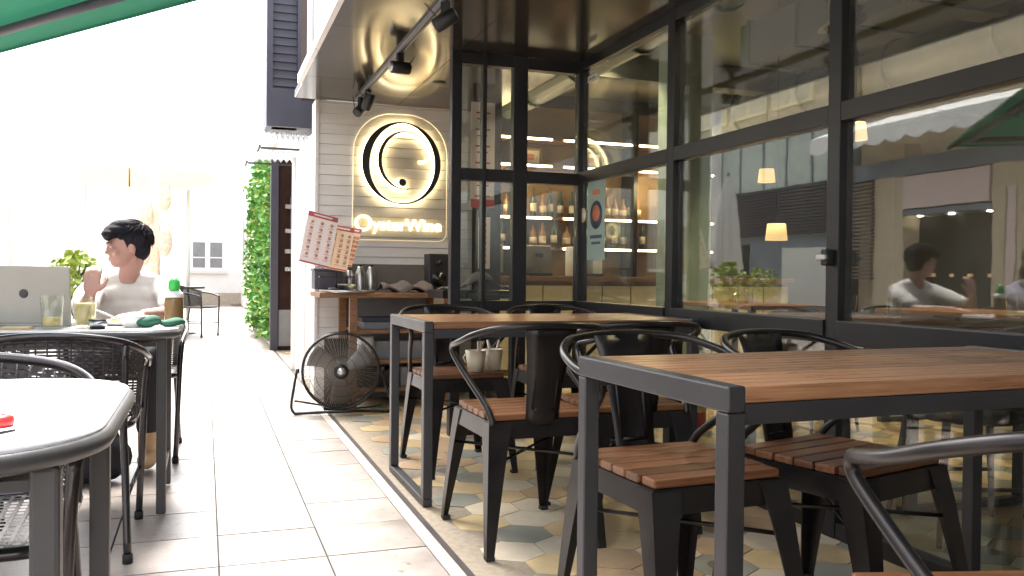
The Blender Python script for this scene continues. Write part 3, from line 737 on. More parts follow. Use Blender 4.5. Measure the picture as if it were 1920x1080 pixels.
# ---- service cabinet
cab = thing('service_cabinet', 'open wooden service cabinet with shelves under the glowing sign', 'cabinet', (.74, 6.0, 0))
B('counter_top', 'woodcab', 0, .99, 0, .56, .785, .82, cab, .004)
B('wood_post', 'woodcab', .21, .262, .0, .05, .0, .784, cab); B('wood_post', 'woodcab', .9, .94, .0, .05, .0, .784, cab)
B('wood_post', 'woodcab', .21, .262, .5, .55, .0, .784, cab); B('wood_post', 'woodcab', .9, .94, .5, .55, .0, .784, cab)
for z in (.555, .34, .14): B('shelf', 'woodcab', .263, .899, .005, .54, z-.022, z, cab)
B('back_panel', 'greybox', .263, .899, .542, .55, .0, .784, cab)
B('side_board', 'brownp', .04, .205, .02, .05, 0, .50, cab)
def tray(x, y, z, w_, d_, h, mt, label, cat='tray'):
    t = thing('serving_tray' if cat == 'tray' else 'storage_box', label, cat, (x, y, z))
    B('base', mt, -w_/2, w_/2, -d_/2, d_/2, 0, .006, t)
    for a in (-1, 1):
        B('wall', mt, a*w_/2-.003, a*w_/2+.003, -d_/2, d_/2, .0065, h, t); B('wall', mt, -w_/2+.004, w_/2-.004, a*d_/2-.003, a*d_/2+.003, .0065, h, t)
    return t
tray(1.3, 6.25, .5555, .46, .3, .05, 'greybox', 'shallow grey tray on the top shelf of the cabinet')
tray(1.26, 6.25, .6065, .4, .26, .03, 'slate', 'dark tray stacked on the grey tray in the cabinet')
tray(1.36, 6.25, .3405, .4, .3, .13, 'greybox', 'grey plastic box on the middle shelf of the cabinet', 'box')
tray(1.15, 6.25, .1405, .3, .3, .12, 'black', 'black box on the bottom shelf of the cabinet', 'box')
tray(1.47, 6.25, .1405, .26, .3, .14, 'greybox', 'grey box on the bottom shelf of the cabinet', 'box')
bk = tag(MB().lathe([(.05, 0), (.065, .16), (.06, .16), (.046, .006)], 18).build('white_tub', 'china'), 'white plastic tub at the left of the middle cabinet shelf', 'tub'); bk.location = (1.08, 6.12, .3405)
# on the counter
sk = thing('loudspeaker', 'black upright loudspeaker on the right end of the cabinet', 'speaker', (1.64, 6.28, .8205))
B('casing', 'black', -.075, .075, -.08, .08, 0, .29, sk, .008)
MB().lathe([(.05, .081), (.056, .086)], 20, (0, 0, .1), 'Y').build('woofer', 'blackgloss', sk)
MB().lathe([(.022, .081), (.026, .085)], 16, (0, 0, .22), 'Y').build('tweeter', 'blackgloss', sk)
tr_ = thing('round_tray', 'round dark serving tray projecting over the left of the cabinet top', 'tray', (.95, 6.13, .8205))
MB().lathe([(.19, 0), (.2, .018), (.195, .018), (.186, .004)], 28).build('tray', 'steel', tr_)
for i, (x, y, h) in enumerate(((1.07, 6.3, .2), (1.155, 6.33, .2), (1.0, 6.36, .15))):
    t = thing('steel_shaker', ['slim steel flask with a dark stopper left of its pair', 'slim steel flask with a dark stopper nearer the speaker', 'shorter steel flask by the menus'][i]+' on the cabinet', 'flask', (x, y, .8205 if i != 2 else .8405), 0, 'steel flasks on the cabinet')
    MB().lathe([(.034, 0), (.036, .01), (.036, h*.7), (.02, h*.88), (.02, h*.94)], 16).build('body', 'steel', t); MB().lathe([(.016, h*.94), (.022, h*.97), (.02, h)], 12).build('stopper', 'black', t)
bw = tag(MB().lathe([(.03, 0), (.07, .05), (.072, .055), (.026, .006)], 18).build('steel_bowl', 'steel'), 'small steel bowl on the round tray under the menus', 'bowl'); bw.location = (.93, 6.06, .8255)
nb = thing('napkin_box', 'dark blue grey box behind the menus on the left of the cabinet', 'box', (.83, 6.3, .841))
B('box', 'slate', -.1, .1, -.1, .1, 0, .13, nb, .006); B('lid', 'slate', -.105, .105, -.105, .105, .1305, .15, nb, .004)
mbb = MB(); vs = []; fs = []
for i in range(16):
    for j in range(7):
        vs.append((1.2+.38*i/15, 6.08+.3*j/6, .845+.05*math.sin(PI*j/6)*(.7+.3*math.sin(i*1.1))+.02*math.sin(i*.8+j)))
for i in range(15):
    for j in range(6): fs.append((i*7+j, i*7+j+1, (i+1)*7+j+1, (i+1)*7+j))
o = mbb.add(vs, fs, True).build('crumpled_bag', 'cloth'); md = o.modifiers.new('thick', 'SOLIDIFY'); md.thickness = .012
tag(o, 'crumpled brown paper bag lying on the cabinet beside the speaker', 'bag')
# menus
def menu(x, y, z, rz, ry, w_, h, mt, label, seed):
    r_ = random.Random(seed)
    t = thing('menu_board', label, 'menu', (x, y, z), 0, 'menus on the cabinet'); t.rotation_euler = (R(-14), R(ry), R(rz))
    B('sheet', mt, -w_/2, w_/2, -.004, 0, -h/2, h/2, t); B('header_band', 'menured', -w_/2+.002, w_/2-.002, -.0055, -.0042, h/2-.036, h/2-.002, t)
    B('title_print', 'paper', -w_*.3, w_*.3, -.0068, -.0056, h/2-.024, h/2-.014, t)
    B('footer_band', 'menured', -w_/2+.002, w_/2-.002, -.0055, -.0042, -h/2+.002, -h/2+.012, t)
    for j in range(6):
        for i in range(3):
            cx = -w_*.32+i*w_*.32; cz = h/2-.07-j*(h-.09)/6
            MB().lathe([(.012, 0), (.0115, .0012)], 10, (cx, -.0042, cz), 'Y').build('dish_picture', 'food', t)
            B('price_line', 'menured', cx-.016, cx+.016, -.0055, -.0042, cz-.024, cz-.021, t)
menu(.725, 5.93, 1.185, 4, 13, .21, .37, 'paper', 'tilted pink and white menu with a red header, leftmost on the cabinet', 1)
menu(.872, 5.97, 1.13, -10, 10, .155, .32, 'paper2', 'tan menu leaning behind the white menu on the cabinet', 2)
menu(.965, 6.03, 1.14, -35, 10, .08, .28, 'paper2', 'narrow folded menu leaf, rightmost of the menus', 3)
mh = thing('menu_stand', 'small black stand holding up the menus on the cabinet', 'stand', (.86, 6.04, .841))
MB().lathe([(.06, 0), (.055, .012)], 16).build('base', 'black', mh); MB().tube([(0, 0, .012), (0, -.01, .25)], .006, 8).build('stem', 'black', mh); B('ledge', 'black', -.12, .12, -.05, .01, .085, .095, mh)

# ---- floor fan
fan = thing('floor_fan', 'round black wire floor fan tilted on its stand before the cabinet', 'fan', (.865, 5.82, .295), R(-6))
Rr = .255
def ringp(r, y, n_=40): return [(r*math.cos(2*PI*k/n_), y, r*math.sin(2*PI*k/n_)) for k in range(n_)]
MB().tube(ringp(Rr, 0), .009, 8, closed=True).build('outer_ring', 'chairmetal', fan); MB().tube(ringp(Rr, .1), .006, 8, closed=True).build('outer_ring', 'chairmetal', fan)
gr = MB()
for k in range(110):
    a = 2*PI*k/110; c_, s2 = math.cos(a), math.sin(a)
    gr.tube([(.045*c_, -.05, .045*s2), (.16*c_, -.042, .16*s2), (Rr*c_, 0, Rr*s2)], .0013, 4, cap=False)
gr.build('front_grille', 'fanwire', fan, kind='stuff')
gr = MB()
for k in range(48):
    a = 2*PI*k/48; c_, s2 = math.cos(a), math.sin(a)
    gr.tube([(.05*c_, .13, .05*s2), (.2*c_, .125, .2*s2), (Rr*c_, .1, Rr*s2)], .0013, 4, cap=False)
gr.build('rear_grille', 'fanwire', fan, kind='stuff')
for r_, y in ((.1, -.046), (.17, -.041), (.21, -.02)): MB().tube(ringp(r_, y), .0018, 5, closed=True).build('grille_ring', 'chairmetal', fan)
MB().lathe([(.046, .048), (.05, .052), (.046, .058), (.03, .06)], 24, (0, -.0, 0), 'Y').build('hub_cap', 'chairmetal', fan)
MB().lathe([(.024, .0605), (.028, .064), (.012, .068)], 20, (0, 0, 0), 'Y').build('hub_badge', 'steel', fan)
MB().lathe([(.06, -.13), (.065, -.1), (.065, -.05), (.03, -.03)], 20, (0, 0, 0), 'Y').build('motor', 'chairmetal', fan).rotation_euler = (0, 0, 0)
for k in range(3):
    a0 = 2*PI*k/3+.4; vs = []; fs = []
    for i in range(7):
        r_ = .03+.2*i/6
        for j in range(5):
            u = -1+2*j/4; a = a0+u*(.5-.15*i/6)+.15*i/6
            vs.append((r_*math.cos(a), .045+u*.022, r_*math.sin(a)))
    for i in range(6):
        for j in range(4): fs.append((i*5+j, i*5+j+1, (i+1)*5+j+1, (i+1)*5+j))
    o = MB().add(vs, fs, True).build('blade', 'fanblade', fan); md = o.modifiers.new('thick', 'SOLIDIFY'); md.thickness = .002
MB().tube(smoothpath([(-.30, .02, -.287), (-.325, .02, -.24), (-.31, .04, -.12), (-.29, .05, .0)], 4), .009, 8).build('stand_arm', 'chairmetal', fan)
MB().tube(smoothpath([(.34, .02, -.287), (.335, .02, -.2), (.3, .04, -.1), (.275, .05, .0)], 4), .009, 8).build('stand_arm', 'chairmetal', fan)
MB().tube(smoothpath([(-.30, .02, -.285), (-.15, -.03, -.272), (.1, -.04, -.268), (.34, .02, -.285)], 5), .011, 8).build('stand_foot', 'chairmetal', fan)
MB().tube(smoothpath([(-.30, .02, -.2), (-.22, .2, -.24), (0, .24, -.285), (.2, .2, -.28), (.33, .02, -.22)], 5), .007, 8).build('stand_foot', 'chairmetal', fan)
for sx in (-1, 1): MB().lathe([(.016, -.012), (.018, .012)], 12, (sx*.285, .05, 0), 'X').build('tilt_knob', 'black', fan)
# ---- track with spotlights on the terrace ceiling
tk = thing('ceiling_track', 'grey spotlight track running along the glossy terrace ceiling', 'light rail', (1.065, 0, HC))
B('rail', 'greybox', -.016, .016, 2.0, 6.45, -.022, -.001, tk); B('rail_slot', 'black', -.006, .006, 2.0, 6.45, -.0235, -.0225, tk)
for y, rz, ti, l in ((3.95, 60, -.5, 'black track spotlight nearest the camera with a looped cable'), (4.95, -75, .05, 'black track spotlight in the middle of the terrace track'), (6.0, 20, -1.0, 'black track spotlight pointing down near the cream wall'), (6.3, 130, -.7, 'farthest black track spotlight right by the cream wall')):
    s_t = spot(l, 1.065, y, HC-.023, R(rz), ti)
    MB().tube(smoothpath([(0, 0, -.02), (.03, .03, -.1), (.02, .05, -.06), (-.01, .1, -.005)], 4), .003, 5).build('cable', 'black', s_t)

# ================================================================== LEFT SIDE: CAFE TABLES, WOVEN CHAIRS, PARASOL, PEOPLE
def rrect(x0, x1, y0, y1, r, n_=10):
    P = []
    for cx, cy, a0 in ((x1-r, y1-r, 0), (x0+r, y1-r, 90), (x0+r, y0+r, 180), (x1-r, y0+r, 270)):
        for k in range(n_+1): a = R(a0+90*k/n_); P.append((cx+r*math.cos(a), cy+r*math.sin(a)))
    return P
def cafe_table(x1, y0, L_, W_, r, label):
    t = thing('cafe_table', label, 'table', (x1-L_/2, y0+W_/2, 0), 0, 'white topped cafe tables')
    MB().prism(rrect(-L_/2, L_/2, -W_/2, W_/2, r), .712, .732, 'XY').build('table_top', 'tabletopw', t, .004)
    MB().tube([(a, b_, .711) for a, b_ in rrect(-L_/2+.004, L_/2-.004, -W_/2+.004, W_/2-.004, r)], .016, 8, closed=True).build('table_rim', 'rim', t)
    for sx in (-1, 1):
        for sy in (-1, 1): B('leg', 'rim', sx*(L_/2-.06)-.018, sx*(L_/2-.06)+.018, sy*(W_/2-.09)-.018, sy*(W_/2-.09)+.018, .008, .696, t, .006)
        B('cross_rail', 'rim', sx*(L_/2-.06)-.012, sx*(L_/2-.06)+.012, -W_/2+.11, W_/2-.11, .14, .165, t)
    B('under_tray', 'rim', -L_/2+.08, L_/2-.08, -W_/2+.1, W_/2-.1, .66, .675, t)
    return t
cafe_table(-.135, 1.165, 1.25, .79, .2, 'nearest white topped cafe table with a grey rim at the bottom left corner')
cafe_table(-.10, 3.50, 1.35, .68, .13, 'white topped cafe table with a laptop and drinks, where the man sits')
def make_woven():
    t = thing('woven_chair', None, 'chair')
    half = [(.235, .27, .40), (.262, .21, .56), (.275, .12, .645), (.272, .02, .655)]
    rimh = [(.262, -.23, .60), (.275, -.1, .635), (.278, .06, .655), (.262, .18, .69), (.2, .262, .722), (.1, .3, .74), (0, .31, .745)]
    pth = [(.232, -.245, .012), (.25, -.25, .45), (.258, -.245, .57)]+rimh
    path = smoothpath([(-a, b_, c) for a, b_, c in pth]+[(a, b_, c) for a, b_, c in pth[::-1][1:]], 4)
    MB().tube(path, .0125, 10).build('arm_frame', 'tube', t)
    for sx in (-1, 1):
        MB().tube(smoothpath([(sx*.235, .29, .012), (sx*.222, .235, .3), (sx*.215, .215, .45), (sx*.222, .25, .71)], 4), .0125, 8).build('rear_leg', 'tube', t)
        MB().tube([(sx*.235, -.24, .2), (sx*.225, .25, .2)], .008, 6).build('stretcher', 'tube', t)
        for y, x in ((-.245, .232), (.29, .235)): MB().lathe([(.016, 0), (.016, .03)], 8, (sx*x, y, 0)).build('foot_cap', 'rubber', t)
    sr = rrect(-.235, .235, -.25, .215, .07, 6)
    MB().tube([(a, b_, .435) for a, b_ in sr], .013, 8, closed=True).build('seat_ring', 'tube', t)
    # woven seat and back: real bands passing over and under
    s2 = MB()
    for k in range(34):
        y = -.24+k*.0135
        pts = [(x, y, .437+.0022*(1 if (i+k) % 2 else -1)) for i, x in enumerate([-.226+.452*q/20 for q in range(21)])]
        vs = []; fs = []
        for p in pts: vs += [(p[0], p[1]-.005, p[2]), (p[0], p[1]+.005, p[2])]
        for i in range(20): fs.append((2*i, 2*i+1, 2*i+3, 2*i+2))
        s2.add(vs, fs)
    for k in range(20):
        x = -.215+k*.0226; s2.box(x-.004, x+.004, -.243, .21, .4355, .4375)
    s2.build('woven_seat', 'wicker', t, kind='stuff')
    s3 = MB()
    def bp(u, v):    # u -1..1 around, v 0..1 up
        a = u*R(78); rx = .255+.015*v; z = .45+(.285-.06*u*u)*v
        return Vector((rx*math.sin(a), -.02+(.25+.07*v)*math.cos(a)*1.0, z))
    for k in range(24):
        v = .02+.96*k/23; vs = []; fs = []
        N = 44
        for i in range(N+1):
            u = -1+2*i/N; p = bp(u, v); off = .002*(1 if (i+k) % 2 else -1); nrm = Vector((p.x, p.y, 0)).normalized()*off
            vs += [p+nrm-Vector((0, 0, .0042)), p+nrm+Vector((0, 0, .0042))]
        for i in range(N): fs.append((2*i, 2*i+1, 2*i+3, 2*i+2))
        s3.add(vs, fs)
    for i in range(23):
        u = -1+2*i/22
        s3.tube([bp(u, v/6) for v in range(7)], .0028, 4)
    s3.build('woven_back', 'wicker', t, kind='stuff')
    return t
wc = make_woven(); wused = [False]
def woven(x, y, rz, label):
    c = copy_tree(wc) if wused[0] else wc; wused[0] = True
    c.location = (x, y, 0); c.rotation_euler = (0, 0, R(rz)); tag(c, label, 'chair', 'dark woven cafe chairs'); return c
woven(-.50, 2.0, 3, 'dark woven armchair pushed under the nearest cafe table at the bottom left')
woven(-.47, 3.32, 180, 'dark woven armchair seen from behind at the near side of the laptop table')
woven(-.37, 4.80, 0, 'dark woven armchair the man in the white shirt sits on')
woven(-1.02, 4.40, 4, 'dark woven armchair of the person at the left edge of the picture')
woven(-.15, 13.6, 60, 'small far woven armchair out in the bright street, right of the man')
woven(-.75, 14.3, 200, 'small far woven armchair out in the bright street behind the man')
ft = thing('bistro_table', 'small far round bistro table out in the bright street', 'table', (-.35, 14.2, 0))
MB().lathe([(.33, .70), (.34, .71), (.34, .73), (.33, .735)], 28).build('table_top', 'rim', ft); MB().lathe([(.03, .03), (.025, .70)], 12).build('pedestal', 'rim', ft); MB().lathe([(.22, 0), (.2, .02), (.04, .03)], 20).build('base', 'rim', ft)

# items on the laptop table
ZT = .7325
lp = thing('laptop', 'open grey laptop standing on the cafe table with its lid towards us', 'laptop', (-.665, 3.80, ZT), R(-10))
B('keyboard_base', 'laptop', -.17, .17, 0, .23, 0, .014, lp, .004); o = B('screen_lid', 'laptop', -.17, .17, -.007, 0, 0, .225, lp, .003); o.location = (0, .0, .012); o.rotation_euler.x = R(6)
MB().ell((0, -.0085, .13), (.016, .002, .018), 12, 8).build('lid_emblem', 'rim', lp).rotation_euler.x = R(6)
def cup(x, y, r, h, label, fill=None, fh=.6):
    t = thing('drinking_glass', label, 'glass', (x, y, ZT))
    MB().lathe([(r*.8, 0), (r*.82, .006), (r, h), (r*.94, h), (r*.77, .01)], 20).build('glass', 'cupglass', t)
    if fill: MB().lathe([(r*.74, .012), (r*.9*(.8+.2*fh), h*fh)], 18).build('drink', fill, t)
    return t
cup(-.545, 3.62, .042, .125, 'tall clear glass with a little yellow drink before the laptop', 'drink', .35)
cup(-.44, 3.68, .045, .118, 'clear glass of pale yellow drink to the right of its pair', 'drink', .8)
sc = thing('sauce_cup', 'small black and steel cup in front of the laptop corner', 'cup', (-.385, 3.58, ZT))
MB().lathe([(.026, 0), (.032, .036), (.028, .036), (.02, .004)], 18).build('bowl', 'black', sc); MB().lathe([(.0335, .012), (.0345, .03)], 18, (0, 0, 0)).build('steel_band', 'steel', sc)
pl_ = thing('oval_plate', 'long white plate of food in front of the man', 'plate', (-.30, 3.86, ZT))
MB().lathe([(.09, 0), (.13, .016), (.125, .017), (.085, .005)], 26).build('plate', 'china', pl_)
MB().ell((-.02, 0, .018), (.05, .035, .02), 12, 8).build('food', 'tan', pl_); MB().ell((.05, .02, .018), (.03, .03, .018), 12, 8).build('food', 'leafD', pl_)
sb = thing('soup_bowl', 'white bowl with a spoon in it on the cafe table', 'bowl', (-.27, 3.68, ZT))
MB().lathe([(.03, 0), (.06, .045), (.056, .045), (.026, .006)], 22).build('bowl', 'china', sb); MB().tube([(-.02, 0, .02), (-.16, .02, .075)], .004, 6).build('spoon', 'steel', sb)
for i, (x, y, s0, l) in enumerate(((-.21, 3.66, .045, 'round crumpled dark green napkin by the white bowl'), (-.13, 3.70, .05, 'flat folded dark green napkin at the right edge of the cafe table'))):
    bm_ = MB().ell((0, 0, .022 if i == 0 else .016), (s0, .04, .024 if i == 0 else .017), 18, 10); bm_.v = [(a+.006*math.sin(40*b_+i), b_+.006*math.sin(50*a), max(.0005, c+.004*math.sin(60*a+30*b_))) for a, b_, c in bm_.v]
    o = bm_.build('green_napkin', 'green'); o.location = (x, y, ZT); tag(o, l, 'napkin', 'dark green napkins')
bo = thing('sauce_bottle', 'brown bottle with a white collar and bright green cap before the man', 'bottle', (-.125, 3.86, ZT))
MB().lathe([(.036, 0), (.038, .01), (.038, .10), (.036, .112)], 18).build('body', 'brownglass', bo); MB().lathe([(.039, .1125), (.036, .13), (.022, .14)], 18).build('collar', 'white', bo); MB().lathe([(.02, .1405), (.024, .15), (.022, .18), (.01, .195)], 16).build('cap', 'capgreen', bo)
bo2 = thing('wooden_block', 'flat tan coaster lying before the laptop', 'coaster', (-.66, 3.62, ZT)); B('mat', 'tan', -.05, .05, -.04, .04, 0, .006, bo2); B('card', 'labelw', -.045, .045, -.035, .035, .0062, .009, bo2)
# things on the nearest table
rf = thing('red_cap', 'red round cap lying at the left edge of the nearest cafe table', 'cap', (-.272, 1.365, ZT)); MB().lathe([(.018, 0), (.02, .003), (.019, .012), (.012, .016)], 18).build('cap', 'red', rf)
MB().lathe([(.008, .0162), (.007, .018)], 12).build('cap_centre', 'white', rf)
for i, (x, y, a) in enumerate(((-.272, 1.29, 75), (-.262, 1.27, 50))):
    o = MB().tube([(-.03, 0, .004), (.035, 0, .004)], [.003, .002], 6).build('black_pen', 'black'); o.location = (x, y, ZT); o.rotation_euler.z = R(a); tag(o, ['thin black stick lying beside the red cap', 'second thin black stick, closer to the table edge than its twin'][i], 'stick', 'thin black sticks')
# handbag on the floor
hb = thing('floor_bag', 'black bag resting on the pavement under the laptop table', 'bag', (-.47, 4.25, 0))
mbb = MB().ell((0, 0, .11), (.16, .09, .12), 18, 10); mbb.v = [(a, b_, max(.001, c)) for a, b_, c in mbb.v]; mbb.build('body', 'trouser', hb); MB().tube(smoothpath([(-.1, 0, .19), (-.06, 0, .3), (.06, 0, .3), (.1, 0, .19)], 5), .008, 6).build('strap', 'black', hb)

# green square parasol
ux, uy = .6, -.8; P0 = Vector((-.97, 4.93, 0)); u_ = Vector((ux, uy, 0)); n_ = Vector((-.8, -.6, 0))
c0 = P0+u_*.65+n_*1.25; ap = Vector((c0.x, c0.y, 2.75))
cor = []
for a, b_ in ((-1.25, -1.25), (1.25, -1.25), (1.25, 1.25), (-1.25, 1.25)): cor.append(c0+u_*a+n_*b_+Vector((0, 0, 2.06)))
par = thing('green_parasol', 'large square dark green parasol shading the cafe tables, its edge crossing the top left', 'parasol', (c0.x, c0.y, 0))
cw = Vector((c0.x, c0.y, 0)); vs = []; fs = []
N = 12
mbp = MB()
for q in range(4):
    A = cor[q]-cw; Bc = cor[(q+1) % 4]-cw; vs = []; fs = []
    for i in range(N+1):
        for j in range(N+1):
            s = i/N; tt = j/N; e = A.lerp(Bc, tt); sag = -.05*math.sin(PI*s)*math.sin(PI*tt)
            e2 = e.copy(); e2.z += -.03*math.sin(PI*tt)*0
            p = Vector((0, 0, 2.72)).lerp(e2, s); p.z += sag; vs.append(p)
    for i in range(N):
        for j in range(N): fs.append((i*(N+1)+j, i*(N+1)+j+1, (i+1)*(N+1)+j+1, (i+1)*(N+1)+j))
    mbp.add(vs, fs, True)
o = mbp.build('canopy', 'canvas', par); md = o.modifiers.new('thick', 'SOLIDIFY'); md.thickness = .003
for q in range(4):
    A = cor[q]-cw; Bc = cor[(q+1) % 4]-cw
    MB().frust([A, Bc, Bc+Vector((0, 0, -.012)), A+Vector((0, 0, -.012))], [A*.998, Bc*.998, Bc*.998+Vector((0, 0, -.012)), A*.998+Vector((0, 0, -.012))]).build('canopy_hem', 'canvas', par)
    MB().tube([Vector((0, 0, 2.66)), A+Vector((0, 0, -.03))], .014, 6).build('rib', 'metal', par)
    a2 = A*.885; b2 = Bc*.885; a2.z = b2.z = 2.075
    MB().tube([a2, b2], .022, 8).build('hem_bar', 'slate', par); MB().tube([a2*1.012+Vector((0, 0, -.02)), b2*1.012+Vector((0, 0, -.02))], .005, 6).build('bar_piping', 'hemlight', par)
    MB().tube([Vector((0, 0, 1.9)), (A*.5)+Vector((0, 0, 1.33))], .012, 6).build('strut', 'metal', par)
MB().tube([(0, 0, .05), (0, 0, 2.75)], .03, 12).build('pole', 'metal', par); B('base_plate', 'metal', -.3, .3, -.3, .3, .001, .05, par, .01)

# ---- people
def remesh(o, vox, sm=3):
    md = o.modifiers.new('remesh', 'REMESH'); md.mode = 'VOXEL'; md.voxel_size = vox; md.use_smooth_shade = True
    m2 = o.modifiers.new('smooth', 'SMOOTH'); m2.iterations = sm; m2.factor = .5; return o
def limb(mb, pts, rs, n_=12):
    pp = [Vector(p) for p in pts]; sp_ = smoothpath(pp, 4); rr = []
    for i in range(len(sp_)):
        q = i/(len(sp_)-1)*(len(rs)-1); a = int(min(q, len(rs)-2)); rr.append(rs[a]+(rs[a+1]-rs[a])*(q-a))
    mb.tube(sp_, rr, n_); mb.ell(sp_[0], (rr[0],)*3, 10, 6); mb.ell(sp_[-1], (rr[-1],)*3, 10, 6)
def hand(mb, wrist, d, up, side, curl=.5):
    wrist = Vector(wrist); d = Vector(d).normalized(); up = Vector(up); up = (up-d*up.dot(d)).normalized(); sd_ = d.cross(up)*side
    Mx = Matrix((sd_, up, d)).transposed()
    mb.ell(wrist+d*.045, (.038, .016, .052), 12, 8, Mx)
    for k, (off, ln) in enumerate(((-.028, .062), (-.009, .072), (.01, .068), (.028, .052))):
        b0 = wrist+d*.085+sd_*off
        mb.tube([b0-d*.03, b0, b0+d*ln*.45-up*ln*.15*curl, b0+d*ln*.75-up*ln*.5*curl, b0+d*ln*.85-up*ln*.85*curl], [.009, .0095, .009, .0085, .007], 8)
    b0 = wrist+d*.025-sd_*.03
    mb.tube([b0, b0-sd_*.022+d*.025, b0-sd_*.03+d*.052-up*.012*curl, b0-sd_*.026+d*.072-up*.025*curl], [.012, .011, .010, .008], 8)
def person(label, loc, rz, headz, hairs, shirt_m, trouser_m, armR, armL, bare=False, boots='tan', tilt=0):
    t = thing('person', label, 'person', loc, R(rz))
    # skin: head, neck, arms and hands as one surface
    mb = MB(); HC_ = Vector((0, -.05, 1.115)); Hm = Matrix.Rotation(R(headz), 3, 'Z') @ Matrix.Rotation(R(tilt), 3, 'X')
    def he(c, r, n1=16, m1=10): mb.ell(HC_+Hm @ Vector(c), r, n1, m1, Hm)
    he((0, .012, .02), (.074, .094, .092)); he((0, -.022, -.035), (.058, .07, .075)); he((0, -.058, -.082), (.03, .028, .024)); he((0, -.03, -.07), (.046, .055, .036))
    he((0, -.088, -.012), (.011, .014, .028)); he((0, -.099, -.026), (.013, .011, .011)); he((0, -.084, .018), (.05, .015, .016)); he((0, -.082, -.058), (.024, .014, .007)); he((0, -.08, -.068), (.021, .013, .007))
    for sx in (-1, 1):
        he((sx*.078, .008, -.012), (.012, .02, .032)); he((sx*.04, -.062, -.025), (.022, .02, .02)); he((sx*.03, -.083, .004), (.013, .008, .008))
    nk = HC_+Hm @ Vector((0, .02, -.07))
    limb(mb, [nk, (0, -.015, .96), (0, .01, .90)], [.052, .05, .062])
    for arm, sx in ((armR, -1), (armL, 1)):
        sh = Vector((sx*.165, 0, .90)); limb(mb, [sh, sh.lerp(Vector(arm[0]), .5)+Vector((sx*.01, 0, 0)), arm[0]], [.048, .042, .036])
        limb(mb, [arm[0], Vector(arm[0]).lerp(Vector(arm[1]), .4), arm[1]], [.037, .036, .025]); hand(mb, arm[1], arm[2], arm[3], sx, arm[4])
    mb.ell((0, .01, .84), (.15, .08, .1))
    if bare:
        for sx in (-1, 1):
            limb(mb, [(sx*.09, 0, .55), (sx*.12, -.2, .56), (sx*.14, -.41, .555)], [.075, .068, .052]); limb(mb, [(sx*.14, -.41, .55), (sx*.13, -.36, .3), (sx*.12, -.3, .1)], [.05, .048, .033])
        mb.ell((0, 0, .6), (.14, .1, .2))
    remesh(mb.build('body', 'skin', t), .005, 3)
    ew = MB(); 
    for sx in (-1, 1): ew.ell(HC_+Hm @ Vector((sx*.031, -.0835, .003)), (.011, .007, .0055), 10, 6, Hm)
    ew.build('eye', 'china', t); ir = MB()
    for sx in (-1, 1): ir.ell(HC_+Hm @ Vector((sx*.031, -.0895, .003)), (.005, .0025, .005), 8, 6, Hm); ir.ell(HC_+Hm @ Vector((sx*.032, -.094, .024)), (.019, .005, .004), 8, 6, Hm)
    ir.build('eyebrow', 'hair', t)
    # hair
    hm = MB()
    def hh(c, r): hm.ell(HC_+Hm @ Vector(c), r, 18, 12, Hm)
    hh((0, .02, .055), (.079, .096, .074)); hh((0, .05, .0), (.074, .058, .082)); hh((0, -.04, .088), (.07, .068, .036)); hh((.015, -.085, .07), (.055, .035, .026)); hh((-.02, -.08, .062), (.05, .032, .03)); hh((0, -.01, .115), (.06, .07, .03))
    for sx in (-1, 1): hh((sx*.07, .028, .03), (.018, .05, .05)); hh((sx*.074, -.004, .015), (.01, .014, .03))
    for k in range(0):
        a = rnd.uniform(0, 2*PI); b_ = rnd.uniform(.1, 1.2); p = Vector((.086*math.sin(b_)*math.cos(a), .03+.098*math.sin(b_)*math.sin(a), .06+.08*math.cos(b_)))
        hm.ell(HC_+Hm @ p, (.014, .02, .01), 8, 5, Hm)
    if hairs == 'long': hh((0, .08, -.08), (.085, .05, .12))
    remesh(hm.build('hair', 'hair', t), .006, 2)
    st2 = MB(); r_ = random.Random(11)
    for k in range(900):
        a = r_.uniform(0, 2*PI); b_ = r_.uniform(.0, 1.75); d_ = Vector((math.sin(b_)*math.cos(a), math.sin(b_)*math.sin(a), math.cos(b_)))
        if d_.y < -.1 and d_.z < .35: continue
        q = []
        fl = Vector((r_.uniform(-.25, .25), -.55 if d_.z > .3 else -.1, -.75+.2*r_.random())); p = Vector((0, .02, .045))+Vector((d_.x*.079, d_.y*.098, d_.z*.094))
        fl = (fl-d_*fl.dot(d_)).normalized(); L_ = r_.uniform(.025, .05)
        for e in range(4): q.append(HC_+Hm @ (p+fl*L_*e/3+d_*(.004*math.sin(e)+.001)-Vector((0, 0, .006*e*e/9))))
        st2.tube(q, [.0022, .002, .0015, .0006], 4)
    st2.build('hair_strands', 'hair', t, kind='stuff')
    # shirt
    sm_ = MB(); sm_.ell((0, .02, .86), (.185, .105, .085)); sm_.ell((0, .02, .76), (.172, .118, .15)); sm_.ell((0, .03, .62), (.165, .125, .14)); sm_.ell((0, .035, .52), (.175, .14, .07))
    limb(sm_, [(-.1, .01, .93), (0, .015, .945), (.1, .01, .93)], [.05, .055, .05])
    for arm, sx in ((armR, -1), (armL, 1)):
        sh = Vector((sx*.155, .01, .895)); e = sh.lerp(Vector(arm[0]), .78); limb(sm_, [sh, sh.lerp(e, .5)+Vector((sx*.016, 0, 0)), e], [.066, .066, .062])
    o = remesh(sm_.build('shirt', shirt_m, t), .009, 4)
    tx = bpy.data.textures.get('folds') or bpy.data.textures.new('folds', 'CLOUDS'); tx.noise_scale = .09
    dm = o.modifiers.new('folds', 'DISPLACE'); dm.texture = tx; dm.strength = .012; dm.mid_level = .5; dm.texture_coords = 'LOCAL'
    # trousers and boots
    tm_ = MB(); tm_.ell((0, .03, .51), (.165, .135, .075))
